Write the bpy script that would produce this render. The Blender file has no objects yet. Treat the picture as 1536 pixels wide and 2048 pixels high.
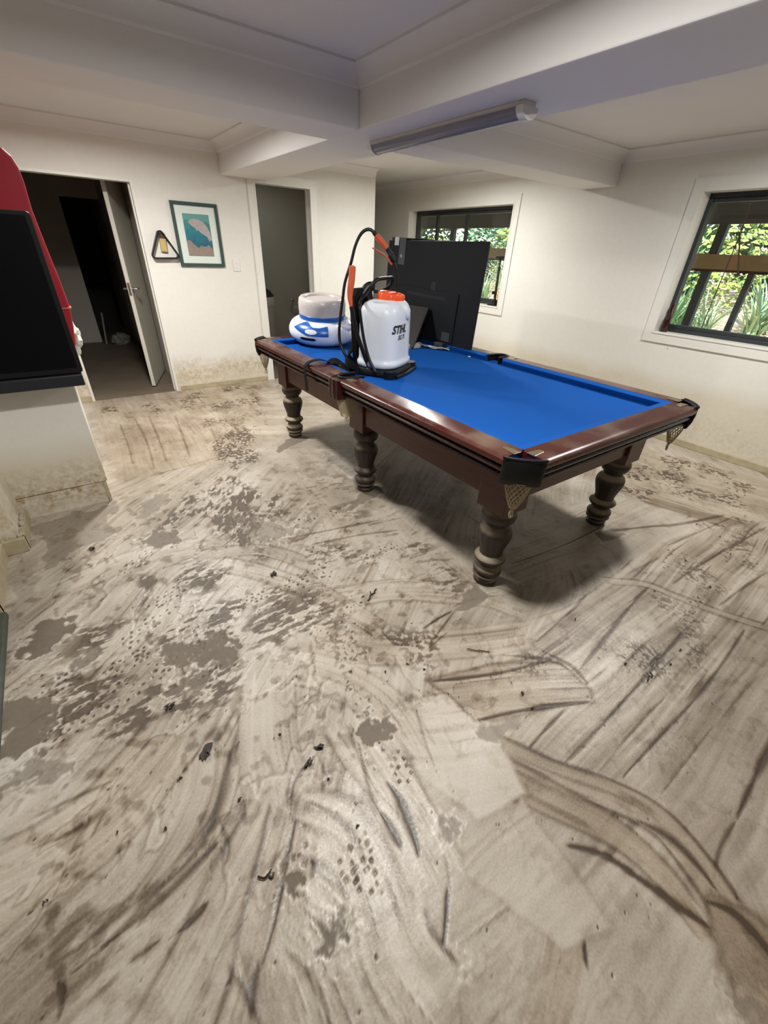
import bpy, bmesh, math, random
import numpy as np
from mathutils import Vector, Matrix

# ------------------------------------------------------------------ camera
C = bpy.context.scene.collection
scene = bpy.context.scene
PW, PH, F, CAMZ = 1536, 2048, 828.29, 1.46
def camrot(a, b, c):
    ca, sa, cb, sb, cc, sc = math.cos(a), math.sin(a), math.cos(b), math.sin(b), math.cos(c), math.sin(c)
    Rz = np.array([[ca, -sa, 0], [sa, ca, 0], [0, 0, 1]]); Rx = np.array([[1, 0, 0], [0, cb, -sb], [0, sb, cb]])
    Ry = np.array([[cc, -sc, 0], [sc, cc, 0], [0, 0, 1]])
    return Rz @ Rx @ Ry
RC = camrot(math.radians(-36.6794), math.radians(57.8682), math.radians(2.6422))
cd = bpy.data.cameras.new('camera'); cam = bpy.data.objects.new('camera', cd); C.objects.link(cam)
cd.sensor_fit = 'VERTICAL'; cd.sensor_height = 36; cd.lens = F / PH * 36; cd.clip_start = .02; cd.clip_end = 200
M4 = Matrix([list(RC[i]) + [0] for i in range(3)] + [[0, 0, 0, 1]]); M4.translation = Vector((0, 0, CAMZ))
cam.matrix_world = M4
scene.camera = cam

# ------------------------------------------------------------------ world, sun, lamps, exposure
scene.view_settings.view_transform = 'Standard'; scene.view_settings.look = 'None'
scene.view_settings.exposure = 0.08; scene.view_settings.gamma = 1.0
scene.view_settings.use_curve_mapping = False
w = bpy.data.worlds.new('world'); scene.world = w; w.use_nodes = True
nt = w.node_tree; bg = nt.nodes['Background']
sky = nt.nodes.new('ShaderNodeTexSky'); sky.sky_type = 'NISHITA'; sky.sun_disc = False
sky.sun_elevation = math.radians(55); sky.sun_rotation = math.radians(60)
nt.links.new(sky.outputs[0], bg.inputs[0]); bg.inputs[1].default_value = 0.5
sd = bpy.data.lights.new('sun', 'SUN'); sd.energy = 9; sd.angle = .01; sd.color = (1, .95, .86)
so = bpy.data.objects.new('sun', sd); C.objects.link(so)
so.rotation_euler = (math.radians(38), 0, math.radians(-58))
DOWN = [(.72, 1.0, 43), (.55, 3.80, 60), (3.35, .96, 36), (3.35, 3.95, 42), (.9, -1.6, 4), (2.6, 6.3, 2.2)]  # last entry is an added fill light that brightens the bathroom
for i, (x, y, p) in enumerate(DOWN):
    ld = bpy.data.lights.new('ceiling_lamp_or_fill', 'AREA'); ld.shape = 'DISK'; ld.size = .17; ld.spread = math.radians(172); ld.energy = p; ld.color = (1, .99, .96)
    lo = bpy.data.objects.new('ceiling_lamp_or_fill', ld); C.objects.link(lo); lo.location = (x, y, 2.27)

# ------------------------------------------------------------------ helpers
PI = math.pi
def lin(c):
    return tuple(((v / 255) / 12.92 if v / 255 <= .04045 else ((v / 255 + .055) / 1.055) ** 2.4) for v in c)
MATS = {}
def mat(name, col, rough=.5, metal=0., bump=0., bscale=200., var=0., vscale=8., spec=.5, coat=0., trans=0., detail=4.):
    if name in MATS: return MATS[name]
    m = bpy.data.materials.new(name); m.use_nodes = True; n = m.node_tree.nodes; l = m.node_tree.links
    b = n['Principled BSDF']; c = lin(col)
    b.inputs['Roughness'].default_value = rough; b.inputs['Metallic'].default_value = metal
    b.inputs['Specular IOR Level'].default_value = spec; b.inputs['Coat Weight'].default_value = coat
    b.inputs['Transmission Weight'].default_value = trans
    tc = n.new('ShaderNodeTexCoord')
    nz = n.new('ShaderNodeTexNoise'); nz.inputs['Scale'].default_value = vscale; nz.inputs['Detail'].default_value = detail
    l.new(tc.outputs['Object'], nz.inputs['Vector'])
    mx = n.new('ShaderNodeMix'); mx.data_type = 'RGBA'
    v = max(var, .02)
    mx.inputs[6].default_value = (*[k * (1 - v) for k in c], 1); mx.inputs[7].default_value = (*[min(k * (1 + v), 1) for k in c], 1)
    l.new(nz.outputs[0], mx.inputs[0]); l.new(mx.outputs[2], b.inputs['Base Color'])
    if bump:
        n2 = n.new('ShaderNodeTexNoise'); n2.inputs['Scale'].default_value = bscale; n2.inputs['Detail'].default_value = 3
        l.new(tc.outputs['Object'], n2.inputs['Vector'])
        bp = n.new('ShaderNodeBump'); bp.inputs['Strength'].default_value = bump; bp.inputs['Distance'].default_value = .002
        l.new(n2.outputs[0], bp.inputs['Height']); l.new(bp.outputs[0], b.inputs['Normal'])
    MATS[name] = m
    return m

class MB:
    def __init__(s): s.v = []; s.f = []
    def add(s, vs, fs, M=None):
        o = len(s.v)
        s.v += [tuple((M @ Vector(p)) if M is not None else p) for p in vs]; s.f += [tuple(i + o for i in f) for f in fs]; return s
    def box(s, x0, x1, y0, y1, z0, z1, M=None):
        return s.add([(x0, y0, z0), (x1, y0, z0), (x1, y1, z0), (x0, y1, z0), (x0, y0, z1), (x1, y0, z1), (x1, y1, z1), (x0, y1, z1)],
                     [(0, 3, 2, 1), (4, 5, 6, 7), (0, 1, 5, 4), (1, 2, 6, 5), (2, 3, 7, 6), (3, 0, 4, 7)], M)
    def rings(s, R, M=None, cap=True, closed=True):
        n = len(R[0]); vs = [p for r in R for p in r]; fs = []
        for i in range(len(R) - 1):
            for j in range(n if closed else n - 1):
                k = (j + 1) % n; fs.append((i * n + j, i * n + k, (i + 1) * n + k, (i + 1) * n + j))
        if cap and closed:
            fs.append(tuple(range(n - 1, -1, -1))); fs.append(tuple((len(R) - 1) * n + j for j in range(n)))
        return s.add(vs, fs, M)
    def lathe(s, prof, n=32, M=None, flute=None):
        R = []
        for (z, r) in prof:
            ring = []
            for j in range(n):
                a = 2 * PI * j / n; rr = r
                if flute: rr = r * (1 - flute(z) * (.5 + .5 * math.cos(a * 14)) ** 3)
                ring.append((rr * math.cos(a), rr * math.sin(a), z))
            R.append(ring)
        return s.rings(R, M)
    def tube(s, pts, r, n=10, sc=(1, 1)):
        P = [Vector(p) for p in pts]; R = []; up = None
        for i, p in enumerate(P):
            t = (P[min(i + 1, len(P) - 1)] - P[max(i - 1, 0)]).normalized()
            if up is None: up = t.orthogonal().normalized()
            else: up = (up - t * up.dot(t)).normalized()
            b = t.cross(up); rr = r[i] if isinstance(r, (list, tuple)) else r
            R.append([tuple(p + up * math.cos(2 * PI * j / n) * rr * sc[0] + b * math.sin(2 * PI * j / n) * rr * sc[1]) for j in range(n)])
        return s.rings(R)
    def ribbon(s, pts, side, w, t):
        P = [Vector(p) for p in pts]; R = []
        for i, p in enumerate(P):
            tg = (P[min(i + 1, len(P) - 1)] - P[max(i - 1, 0)]).normalized()
            sd = Vector(side[i] if isinstance(side[0], (tuple, list)) else side); sd = (sd - tg * sd.dot(tg)).normalized(); nn = tg.cross(sd)
            R.append([tuple(p + sd * a * w / 2 + nn * b * t / 2) for a, b in ((-1, -1), (1, -1), (1, 1), (-1, 1))])
        return s.rings(R)
    def prism(s, poly, h, M=None):      # poly in xy, extruded to +z by h
        n = len(poly)
        return s.rings([[(x, y, 0) for x, y in poly], [(x, y, h) for x, y in poly]], M)
    def build(s, name, m, parent=None, smooth=None, bevel=0, label=None, seg=2):
        me = bpy.data.meshes.new(name); me.from_pydata([tuple(p) for p in s.v], [], s.f)
        bm = bmesh.new(); bm.from_mesh(me); bmesh.ops.recalc_face_normals(bm, faces=bm.faces); bm.to_mesh(me); bm.free()
        me.update(); me.materials.append(m)
        if smooth:
            me.polygons.foreach_set('use_smooth', [True] * len(me.polygons)); me.set_sharp_from_angle(angle=math.radians(smooth))
        o = bpy.data.objects.new(name, me); C.objects.link(o)
        if parent is not None:
            o.parent = parent; o.matrix_parent_inverse = Matrix.Identity(4)
            # builders work in world space unless the parent is still at the origin: bring back into its space
            o.matrix_basis = parent_world(parent).inverted()
        if bevel:
            b = o.modifiers.new('bevel', 'BEVEL'); b.width = bevel; b.segments = seg; b.limit_method = 'ANGLE'; b.angle_limit = math.radians(40)
        if label: o['label'] = label
        return o
def parent_world(o):
    m = Matrix.LocRotScale(o.location, o.rotation_euler, o.scale)
    return parent_world(o.parent) @ o.matrix_basis if o.parent else m
def tag(o, label, cat, group=None):
    o['label'] = label; o['category'] = cat
    if group: o['group'] = group
    return o
def thing(name, label, cat, loc, group=None):
    o = bpy.data.objects.new(name, None); C.objects.link(o); o.location = loc; o.empty_display_size = .05
    return tag(o, label, cat, group)
def struct(o): o['kind'] = 'structure'; return o
def bez(pts, n=8):                      # Catmull-Rom through points
    P = [Vector(p) for p in pts]; out = []
    for i in range(len(P) - 1):
        a, b, c, d = P[max(i - 1, 0)], P[i], P[i + 1], P[min(i + 2, len(P) - 1)]
        for k in range(n):
            t = k / n
            out.append(.5 * ((2 * b) + (c - a) * t + (2 * a - 5 * b + 4 * c - d) * t * t + (3 * b - a - 3 * c + d) * t ** 3))
    out.append(P[-1]); return [tuple(p) for p in out]
def rrect(x0, x1, y0, y1, r, n=5):
    out = []
    for cx, cy, a0 in ((x1 - r, y1 - r, 0), (x0 + r, y1 - r, 90), (x0 + r, y0 + r, 180), (x1 - r, y0 + r, 270)):
        for k in range(n + 1):
            a = math.radians(a0 + 90 * k / n); out.append((cx + r * math.cos(a), cy + r * math.sin(a)))
    return out

# ------------------------------------------------------------------ key dimensions
XR, YB = 4.494, 5.287           # right wall face, back wall face
ZB, ZC = 2.045, 2.295           # beam underside, ceiling
XL, YN = -2.7, -2.4             # unseen left and rear limits

# ------------------------------------------------------------------ wall paint with flood stain
def wall_mat(name, axis, zline, strength):
    m = bpy.data.materials.new(name); m.use_nodes = True; n = m.node_tree.nodes; l = m.node_tree.links
    b = n['Principled BSDF']; b.inputs['Roughness'].default_value = .75; b.inputs['Specular IOR Level'].default_value = .3
    g = n.new('ShaderNodeNewGeometry'); sp = n.new('ShaderNodeSeparateXYZ'); l.new(g.outputs['Position'], sp.inputs[0])
    def noise(scale, det=5, sc=(1, 1, 1)):
        mp = n.new('ShaderNodeMapping'); mp.inputs['Scale'].default_value = sc; l.new(g.outputs['Position'], mp.inputs['Vector'])
        k = n.new('ShaderNodeTexNoise'); k.inputs['Scale'].default_value = scale; k.inputs['Detail'].default_value = det; l.new(mp.outputs[0], k.inputs['Vector']); return k.outputs[0]
    def math_(op, a, bb, c=None, clamp=False):
        k = n.new('ShaderNodeMath'); k.operation = op; k.use_clamp = clamp
        for i, v in enumerate((a, bb, c)):
            if v is None: continue
            if isinstance(v, (int, float)): k.inputs[i].default_value = v
            else: l.new(v, k.inputs[i])
        return k.outputs[0]
    def mix(f, a, c):
        k = n.new('ShaderNodeMix'); k.data_type = 'RGBA'
        if isinstance(f, (int, float)): k.inputs[0].default_value = f
        else: l.new(f, k.inputs[0])
        for i, v in ((6, a), (7, c)):
            if isinstance(v, tuple): k.inputs[i].default_value = (*v, 1)
            else: l.new(v, k.inputs[i])
        return k.outputs[2]
    z = sp.outputs[2]; nA = noise(2.2, 4); nB = noise(26, 7); nC = noise(55, 3)
    # broad yellowish silt band below the flood line
    zz = math_('ADD', z, math_('MULTIPLY', math_('SUBTRACT', nA, .5), .22))
    band = math_('MULTIPLY', math_('DIVIDE', math_('SUBTRACT', zline, zz), .16, None, True), .95, None, True)
    band = math_('MULTIPLY', band, math_('MULTIPLY_ADD', nB, .7, .5), None, True)
    # darker brown tide marks near the floor
    zt = math_('ADD', z, math_('MULTIPLY', math_('SUBTRACT', nA, .5), .35))
    tide = math_('SUBTRACT', 1.0, math_('ABSOLUTE', math_('DIVIDE', math_('SUBTRACT', zt, .17), .20), 0), None, True)
    tide = math_('MULTIPLY', tide, math_('ADD', math_('MULTIPLY_ADD', nB, 2.0, -1.05), math_('MULTIPLY_ADD', nC, 1.6, -.42)), None, True)
    tide = math_('MULTIPLY', tide, strength * .75)
    base = mix(nB, lin((222, 219, 210)), lin((229, 226, 218)))
    c1 = mix(math_('MULTIPLY', band, .75), base, lin((204, 192, 164)))
    c2 = mix(tide, c1, lin((158, 130, 92)))
    sp2 = n.new('ShaderNodeTexVoronoi'); sp2.inputs['Scale'].default_value = 5; l.new(g.outputs['Position'], sp2.inputs['Vector'])
    spot = math_('MULTIPLY', math_('LESS_THAN', sp2.outputs['Distance'], .035), math_('LESS_THAN', z, 1.0))
    c3 = mix(math_('MULTIPLY', spot, .6), c2, lin((120, 110, 92)))
    l.new(c3, b.inputs['Base Color'])
    bp = n.new('ShaderNodeBump'); bp.inputs['Strength'].default_value = .25; bp.inputs['Distance'].default_value = .002
    l.new(nC, bp.inputs['Height']); l.new(bp.outputs[0], b.inputs['Normal'])
    return m
M_wallB = wall_mat('painted back wall with silt', 'x', .34, 1.0)
M_wallR = wall_mat('painted right wall with silt', 'y', .62, .35)
M_wallL = wall_mat('painted left wall with silt', 'y', .55, .9)
M_ceil = mat('ceiling paint', (226, 223, 221), .8, var=.02, vscale=3)
M_beam = mat('beam paint', (229, 226, 223), .75, var=.02, vscale=3)
M_unseen = mat('bounce cutting grey of the unseen end', (120, 116, 108), .9)  # unseen walls coloured dark to weaken the bounced light
M_trim = mat('gloss white trim', (226, 224, 216), .45, var=.03, vscale=6)
M_trimd = mat('silt stained trim', (176, 164, 134), .6, var=.34, vscale=16, detail=7)
M_alu = mat('dark grey window aluminium', (52, 56, 58), .45, metal=.3)
M_black = mat('black plastic', (13, 14, 17), .45, var=.1, vscale=20, spec=.35)

# ------------------------------------------------------------------ room shell
def wall_y(name, x0, x1, y, t, z1, holes, m, z0=0):       # wall whose face is at y, thickness t to +y
    b = MB(); xs = sorted(set([x0, x1] + [h for H in holes for h in H[:2]]))
    for a, c in zip(xs[:-1], xs[1:]):
        hs = [H for H in holes if H[0] <= a + 1e-6 and H[1] >= c - 1e-6]
        if not hs: b.box(a, c, y, y + t, z0, z1)
        else:
            H = hs[0]
            if H[2] > z0: b.box(a, c, y, y + t, z0, H[2])
            if H[3] < z1: b.box(a, c, y, y + t, H[3], z1)
    return struct(b.build(name, m))
def wall_x(name, y0, y1, x, t, z1, holes, m):
    b = MB(); ys = sorted(set([y0, y1] + [h for H in holes for h in H[:2]]))
    for a, c in zip(ys[:-1], ys[1:]):
        hs = [H for H in holes if H[0] <= a + 1e-6 and H[1] >= c - 1e-6]
        if not hs: b.box(x, x + t, a, c, 0, z1)
        else:
            H = hs[0]
            if H[2] > 0: b.box(x, x + t, a, c, 0, H[2])
            if H[3] < z1: b.box(x, x + t, a, c, H[3], z1)
    return struct(b.build(name, m))
D1 = (.035, .885, 0, 1.93); D2 = (2.035, 2.70, 0, 2.035)
W1 = (3.843, 5.755, .914, 1.983); W2 = (.05, 1.952, .914, 1.983)
wall_y('wall_back', XL, 3.58, YB, .11, ZC, [D1, D2], M_wallB)
wall_x('wall_right', YN - .1, 9.6, XR, .24, ZC + .1, [W1, W2], M_wallR)
struct(MB().box(3.47, 3.58, YB + .11, 9.5, 0, ZC).build('wall_recess', M_wallB))
wall_y('wall_passage_end', 3.47, XR, 9.5, .1, ZC, [], M_wallB)
wall_y('wall_near', XL - .1, XR, YN - .1, .1, ZC, [], M_unseen)
struct(MB().box(XL - .1, XL, YN, YB, 0, ZC).build('wall_far_left', M_unseen))
struct(MB().box(XL, XR + .24, YN - .1, 9.6, ZC, ZC + .1).build('ceiling', M_ceil))
# left pier and wall return
struct(MB().box(-.75, -.515, 2.60, 2.96, 0, ZC).build('wall_pier', M_wallL))
struct(MB().box(-.75, -.615, 2.085, 2.60, 0, ZC).build('wall_left', M_wallL))
# beams
bm_ = MB().box(1.70, 2.19, YN, YB, ZB, ZC)
struct(bm_.build('trim_1', M_beam, bevel=.006))
struct(MB().box(XL, 1.70, 2.685, 3.055, ZB, ZC).box(2.19, XR, 2.70, 3.055, ZB, ZC).build('trim_2', M_beam, bevel=.006))
# cornices : cove along each bay edge
def cove(b, p0, p1, inward):
    # p0,p1 at wall/ceiling corner; inward = unit vector into the bay
    prof = [(0, -.085), (.004, -.085), (.010, -.075)] + [(.012 + .06 * (1 - math.cos(a)), -.075 + .06 * math.sin(a)) for a in [PI / 2 * k / 6 for k in range(7)]] + [(.082, -.011), (.082, 0), (0, 0)]
    i = Vector(inward); R = []
    for p in (p0, p1):
        R.append([tuple(Vector((p[0], p[1], ZC)) + i * a + Vector((0, 0, z))) for a, z in prof])
    b.rings(R)
def bay(x0, x1, y0, y1, sides='nsew'):
    b = MB()
    if 's' in sides: cove(b, (x0, y0), (x1, y0), (0, 1, 0))
    if 'n' in sides: cove(b, (x0, y1), (x1, y1), (0, -1, 0))
    if 'w' in sides: cove(b, (x0, y0), (x0, y1), (1, 0, 0))
    if 'e' in sides: cove(b, (x1, y0), (x1, y1), (-1, 0, 0))
    return b
for k, (x0, x1, y0, y1, s) in enumerate([(XL, 1.70, YN, 2.685, 'nswe'), (XL, 1.70, 3.055, YB, 'nswe'), (2.19, XR, YN, 2.70, 'nswe'), (2.19, XR, 3.055, 9.5, 'swe')]):
    struct(bay(x0, x1, y0, y1, s).build('trim_%d' % (k + 3), M_ceil, smooth=30))
struct(bay(2.19, 3.58, 3.055, YB, 'n').build('trim_7', M_ceil, smooth=30))

# baseboards
def base(name, b, m=M_trimd): return struct(b.build(name, m, bevel=.004))
base('baseboard_back', MB().box(.885 + .03, 1.97, YB - .016, YB, 0, .052).box(2.77, 3.58, YB - .016, YB, 0, .052).box(XL, .035, YB - .016, YB, 0, .06).box(3.58, 3.596, YB - .016, 9.5, 0, .052))
base('baseboard_right', MB().box(XR - .018, XR, YN, 9.5, 0, .06))
base('baseboard_left', MB().box(-.515, -.49, 2.575, 2.93, 0, .085).box(-.615, -.49, 2.56, 2.60, 0, .085).box(-.615, -.585, 2.06, 2.575, 0, .085).box(-.75, -.585, 2.055, 2.085, 0, .085))
# broken plaster edge behind the left baseboard
rb = random.Random(5); fl = MB()
for k in range(60):
    t = rb.random(); sel = rb.random()
    x, y = (-.502 + rb.uniform(-.006, .006), 2.62 + .28 * t) if sel < .5 else ((-.60 + .1 * t, 2.588) if sel < .75 else (-.603 + rb.uniform(-.005, .005), 2.1 + .4 * t))
    s = rb.uniform(.003, .009); fl.box(x - s, x + s, y - s * 1.4, y + s * 1.4, .084, .084 + rb.uniform(.004, .014))
tag(fl.build('plaster_crumbs', mat('plaster crumbs', (180, 172, 152), .9, var=.3, vscale=60)), 'crumbling plaster flakes along the top of the left baseboard', 'plaster')['kind'] = 'stuff'

# ------------------------------------------------------------------ windows
M_glass = bpy.data.materials.new('window glass'); M_glass.use_nodes = True
_n = M_glass.node_tree.nodes; _l = M_glass.node_tree.links; _n.remove(_n['Principled BSDF'])
_t = _n.new('ShaderNodeBsdfTransparent'); _t.inputs[0].default_value = (.93, .95, .94, 1); _g = _n.new('ShaderNodeBsdfGlossy'); _g.inputs['Roughness'].default_value = .02
_lw = _n.new('ShaderNodeLayerWeight'); _p = _n.new('ShaderNodeMath'); _p.operation = 'POWER'; _p.inputs[1].default_value = 5; _l.new(_lw.outputs['Facing'], _p.inputs[0]); _f = _n.new('ShaderNodeMath'); _f.operation = 'MULTIPLY_ADD'; _f.inputs[1].default_value = .8; _f.inputs[2].default_value = .03; _l.new(_p.outputs[0], _f.inputs[0]); _x = _n.new('ShaderNodeMixShader')
_l.new(_f.outputs[0], _x.inputs[0]); _l.new(_t.outputs[0], _x.inputs[1]); _l.new(_g.outputs[0], _x.inputs[2]); _l.new(_x.outputs[0], _n['Material Output'].inputs[0])
def window(idx, W, mull, meet):
    y0, y1, z0, z1 = W
    # architrave + reveal lining
    b = MB(); a = .072; t = .014
    b.box(XR - t, XR, y0 - a, y1 + a, z1, z1 + a).box(XR - t, XR, y0 - a, y1 + a, z0 - a, z0).box(XR - t, XR, y0 - a, y0, z0, z1).box(XR - t, XR, y1, y1 + a, z0, z1)
    root = struct(b.build('window_%d' % idx, M_trim))
    l_ = MB(); q = .016
    l_.box(XR - t - .004, XR + .15, y0, y0 + q, z0 + q, z1 - q).box(XR - t - .004, XR + .15, y1 - q, y1, z0 + q, z1 - q).box(XR - t - .004, XR + .15, y0, y1, z1 - q, z1)
    l_.build('reveal', M_trim, root)
    MB().box(XR - t - .006, XR + .15, y0, y1, z0, z0 + q).build('window_sill', M_trim, root, bevel=.003)
    f = MB(); x0, x1 = XR + .125, XR + .20; fw = .032; Y0, Y1, Z0, Z1 = y0 + q, y1 - q, z0 + q, z1 - q
    f.box(x0, x1, Y0, Y1, Z0, Z0 + fw).box(x0, x1, Y0, Y1, Z1 - fw, Z1).box(x0, x1, Y0, Y0 + fw, Z0 + fw, Z1 - fw).box(x0, x1, Y1 - fw, Y1, Z0 + fw, Z1 - fw)
    f.build('window_frame', M_alu, root, bevel=.003)
    s = MB()
    for m_ in mull: s.box(x0 + .012, x1 - .02, m_ - .018, m_ + .018, Z0 + fw, Z1 - fw)
    s.box(x0 + .01, x1 - .02, Y0 + fw, Y1 - fw, Z1 - fw - .03, Z1 - fw).box(x0 + .01, x1 - .02, Y0 + fw, Y1 - fw, Z0 + fw, Z0 + fw + .03)
    s.build('sash', M_alu, root, bevel=.003)
    MB().box(x0 + .03, x0 + .034, Y0 + fw, Y1 - fw, Z0 + fw, Z1 - fw).build('pane', M_glass, root)
window(1, W1, [4.73, 5.30], 1)
window(2, W2, [.95], 1)

# ------------------------------------------------------------------ doors
d1 = MB(); x0, x1, z1 = D1[0], D1[1], D1[3]
d1.box(x1 - .022, x1, YB - .004, YB + .114, 0, z1 - .022).box(x0, x0 + .022, YB - .004, YB + .114, 0, z1 - .022).box(x0, x1, YB - .004, YB + .114, z1 - .022, z1)
d1.box(x1 - .034, x1 - .022, YB + .05, YB + .09, 0, z1 - .022)
struct(d1.build('door_1', M_trim))
x0, x1, z1 = D2[0], D2[1], D2[3]; a = .068
d2 = MB().box(x0 - a, x0, YB - .014, YB, 0, ZB + .03).box(x1, x1 + a, YB - .014, YB, 0, z1 + a).box(x0, x1, YB - .014, YB, z1, z1 + a)
d2.box(x0 - .001, x0 + .016, YB - .016, YB + .116, 0, z1 - .016).box(x1 - .016, x1 + .001, YB - .016, YB + .116, 0, z1 - .016).box(x0, x1, YB - .016, YB + .116, z1 - .016, z1 + .001)
d2.box(x1 - .034, x1 - .016, YB + .05, YB + .075, 0, z1 - .016).box(x0 + .016, x0 + .026, YB + .05, YB + .075, 0, z1 - .016)
struct(d2.build('door_2', M_trim))
# hall door leaf, standing open
dl = thing('hall_door', 'white flush door standing open inside the dark hallway, lever handle on both sides', 'door', (.93, 6.32, 0))
hd = Vector((-.32, -.948, 0)); nn = Vector((.948, -.32, 0)); L = .79
M = Matrix.Identity(4); M.col[0] = (*hd, 0); M.col[1] = (*nn, 0); M.col[2] = (0, 0, 1, 0); M.translation = Vector((.93, 6.32, 0))
MB().box(0, L, -.019, .019, .012, 1.99, M).build('leaf', mat('door paint', (214, 210, 198), .5, var=.05), dl, bevel=.002)
hm = mat('brushed chrome', (170, 165, 158), .3, metal=.9)
for s in (-1, 1):
    h = MB(); Mh = M @ Matrix.Translation((L - .055, s * .019, 1.02)) @ Matrix.Rotation(-s * PI / 2, 4, 'X')
    h.lathe([(0, .026), (.006, .026), (.007, .010), (.045, .010), (.05, .008)], 16, Mh)
    h.tube([tuple(M @ Vector((L - .055, s * .062, 1.02))), tuple(M @ Vector((L - .12, s * .064, 1.02))), tuple(M @ Vector((L - .17, s * .06, 1.018)))], .008, 8)
    h.build('handle', hm, dl, smooth=40)
MB().box(L - .0005, L + .002, -.012, .012, .96, 1.08, M).build('latch_plate', hm, dl)

# hallway and bathroom shells
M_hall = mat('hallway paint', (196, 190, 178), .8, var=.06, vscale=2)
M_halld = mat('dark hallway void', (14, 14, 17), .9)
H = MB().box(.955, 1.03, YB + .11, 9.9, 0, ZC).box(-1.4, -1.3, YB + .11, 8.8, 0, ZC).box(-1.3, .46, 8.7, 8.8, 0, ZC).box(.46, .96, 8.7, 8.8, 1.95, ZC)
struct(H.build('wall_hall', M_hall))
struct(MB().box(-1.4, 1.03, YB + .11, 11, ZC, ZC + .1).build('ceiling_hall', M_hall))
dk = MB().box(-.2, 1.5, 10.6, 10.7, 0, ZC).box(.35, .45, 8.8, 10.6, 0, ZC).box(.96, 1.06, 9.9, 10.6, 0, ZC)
struct(dk.build('wall_hall_end', mat('unlit tone of the end room', (70, 68, 66), .9)))  # dark colour stands in for the unlit room past the opening
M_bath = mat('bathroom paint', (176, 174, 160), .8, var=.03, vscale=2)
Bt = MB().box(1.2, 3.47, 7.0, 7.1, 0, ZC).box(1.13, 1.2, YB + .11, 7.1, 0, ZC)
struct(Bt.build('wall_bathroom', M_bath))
bf = thing('bathroom_picture', 'dark red framed picture on the bathroom wall, mostly hidden by the door frame', 'picture', (2.4, 7.0, 1.4))
MB().box(2.10, 2.68, 6.965, 7.0, 1.04, 1.80).build('frame', mat('dark red lacquer', (86, 34, 30), .5), bf, bevel=.004)
MB().box(2.14, 2.635, 6.961, 6.966, 1.09, 1.75).build('print', mat('pale print', (150, 150, 140), .8), bf)
bn = thing('laundry_bin', 'white round bin with a dark green lid in the bathroom', 'bin', (2.49, 6.72, 0))
MB().lathe([(0, .19), (.02, .20), (.70, .222), (.71, .232), (.82, .232), (.83, .225)], 32, Matrix.Translation((2.49, 6.72, 0))).build('bin_body', mat('white bin plastic', (205, 203, 192), .5), bn, smooth=35)
MB().lathe([(.83, .228), (.86, .215), (.91, .17), (.945, .09), (.955, .02)], 32, Matrix.Translation((2.49, 6.72, 0))).build('bin_lid', mat('dark green plastic', (28, 42, 40), .5), bn, smooth=40)
ph = thing('toilet_roll_holder', 'small toilet roll holder with a hanging paper end on the bathroom wall', 'toilet roll holder', (3.16, 6.99, .73))
MB().lathe([(0, .03), (.012, .03), (.02, .012), (.07, .012)], 16, Matrix.Translation((3.16, 7.0, .74)) @ Matrix.Rotation(PI / 2, 4, 'X')).tube([(3.16, 6.93, .74), (3.12, 6.92, .72), (3.11, 6.92, .62), (3.2, 6.92, .6)], .006, 6).build('bracket', hm, ph, smooth=40)
MB().box(3.13, 3.22, 6.93, 6.95, .56, .66).build('paper', mat('paper', (190, 188, 176), .9), ph)
# clutter on hall floor
for nm, lb, c, p, s in (('plastic_bag', 'crumpled pale plastic bag on the dark hallway floor', (150, 148, 140), (.72, 8.45, 0), .13),):
    rr = random.Random(3); bmx = bmesh.new(); bmesh.ops.create_icosphere(bmx, subdivisions=3, radius=s)
    for v in bmx.verts: v.co *= 1 + rr.uniform(-.22, .22); v.co.z = max(v.co.z * .8, -s * .45)
    me = bpy.data.meshes.new(nm); bmx.to_mesh(me); bmx.free(); me.materials.append(mat('pale bag film', c, .5)); o = bpy.data.objects.new(nm, me); C.objects.link(o)
    o.location = (p[0], p[1], s * .45); tag(o, lb, 'bag')
lb_ = tag(MB().box(-.01, .01, -.05, .05, 0, .46, Matrix.Translation((.50, 8.55, 0)) @ Matrix.Rotation(.12, 4, 'Y')).build('white_board_offcut', mat('grey white board', (150, 150, 146), .7)), 'narrow pale board standing at the hallway end opening', 'board')

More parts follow.
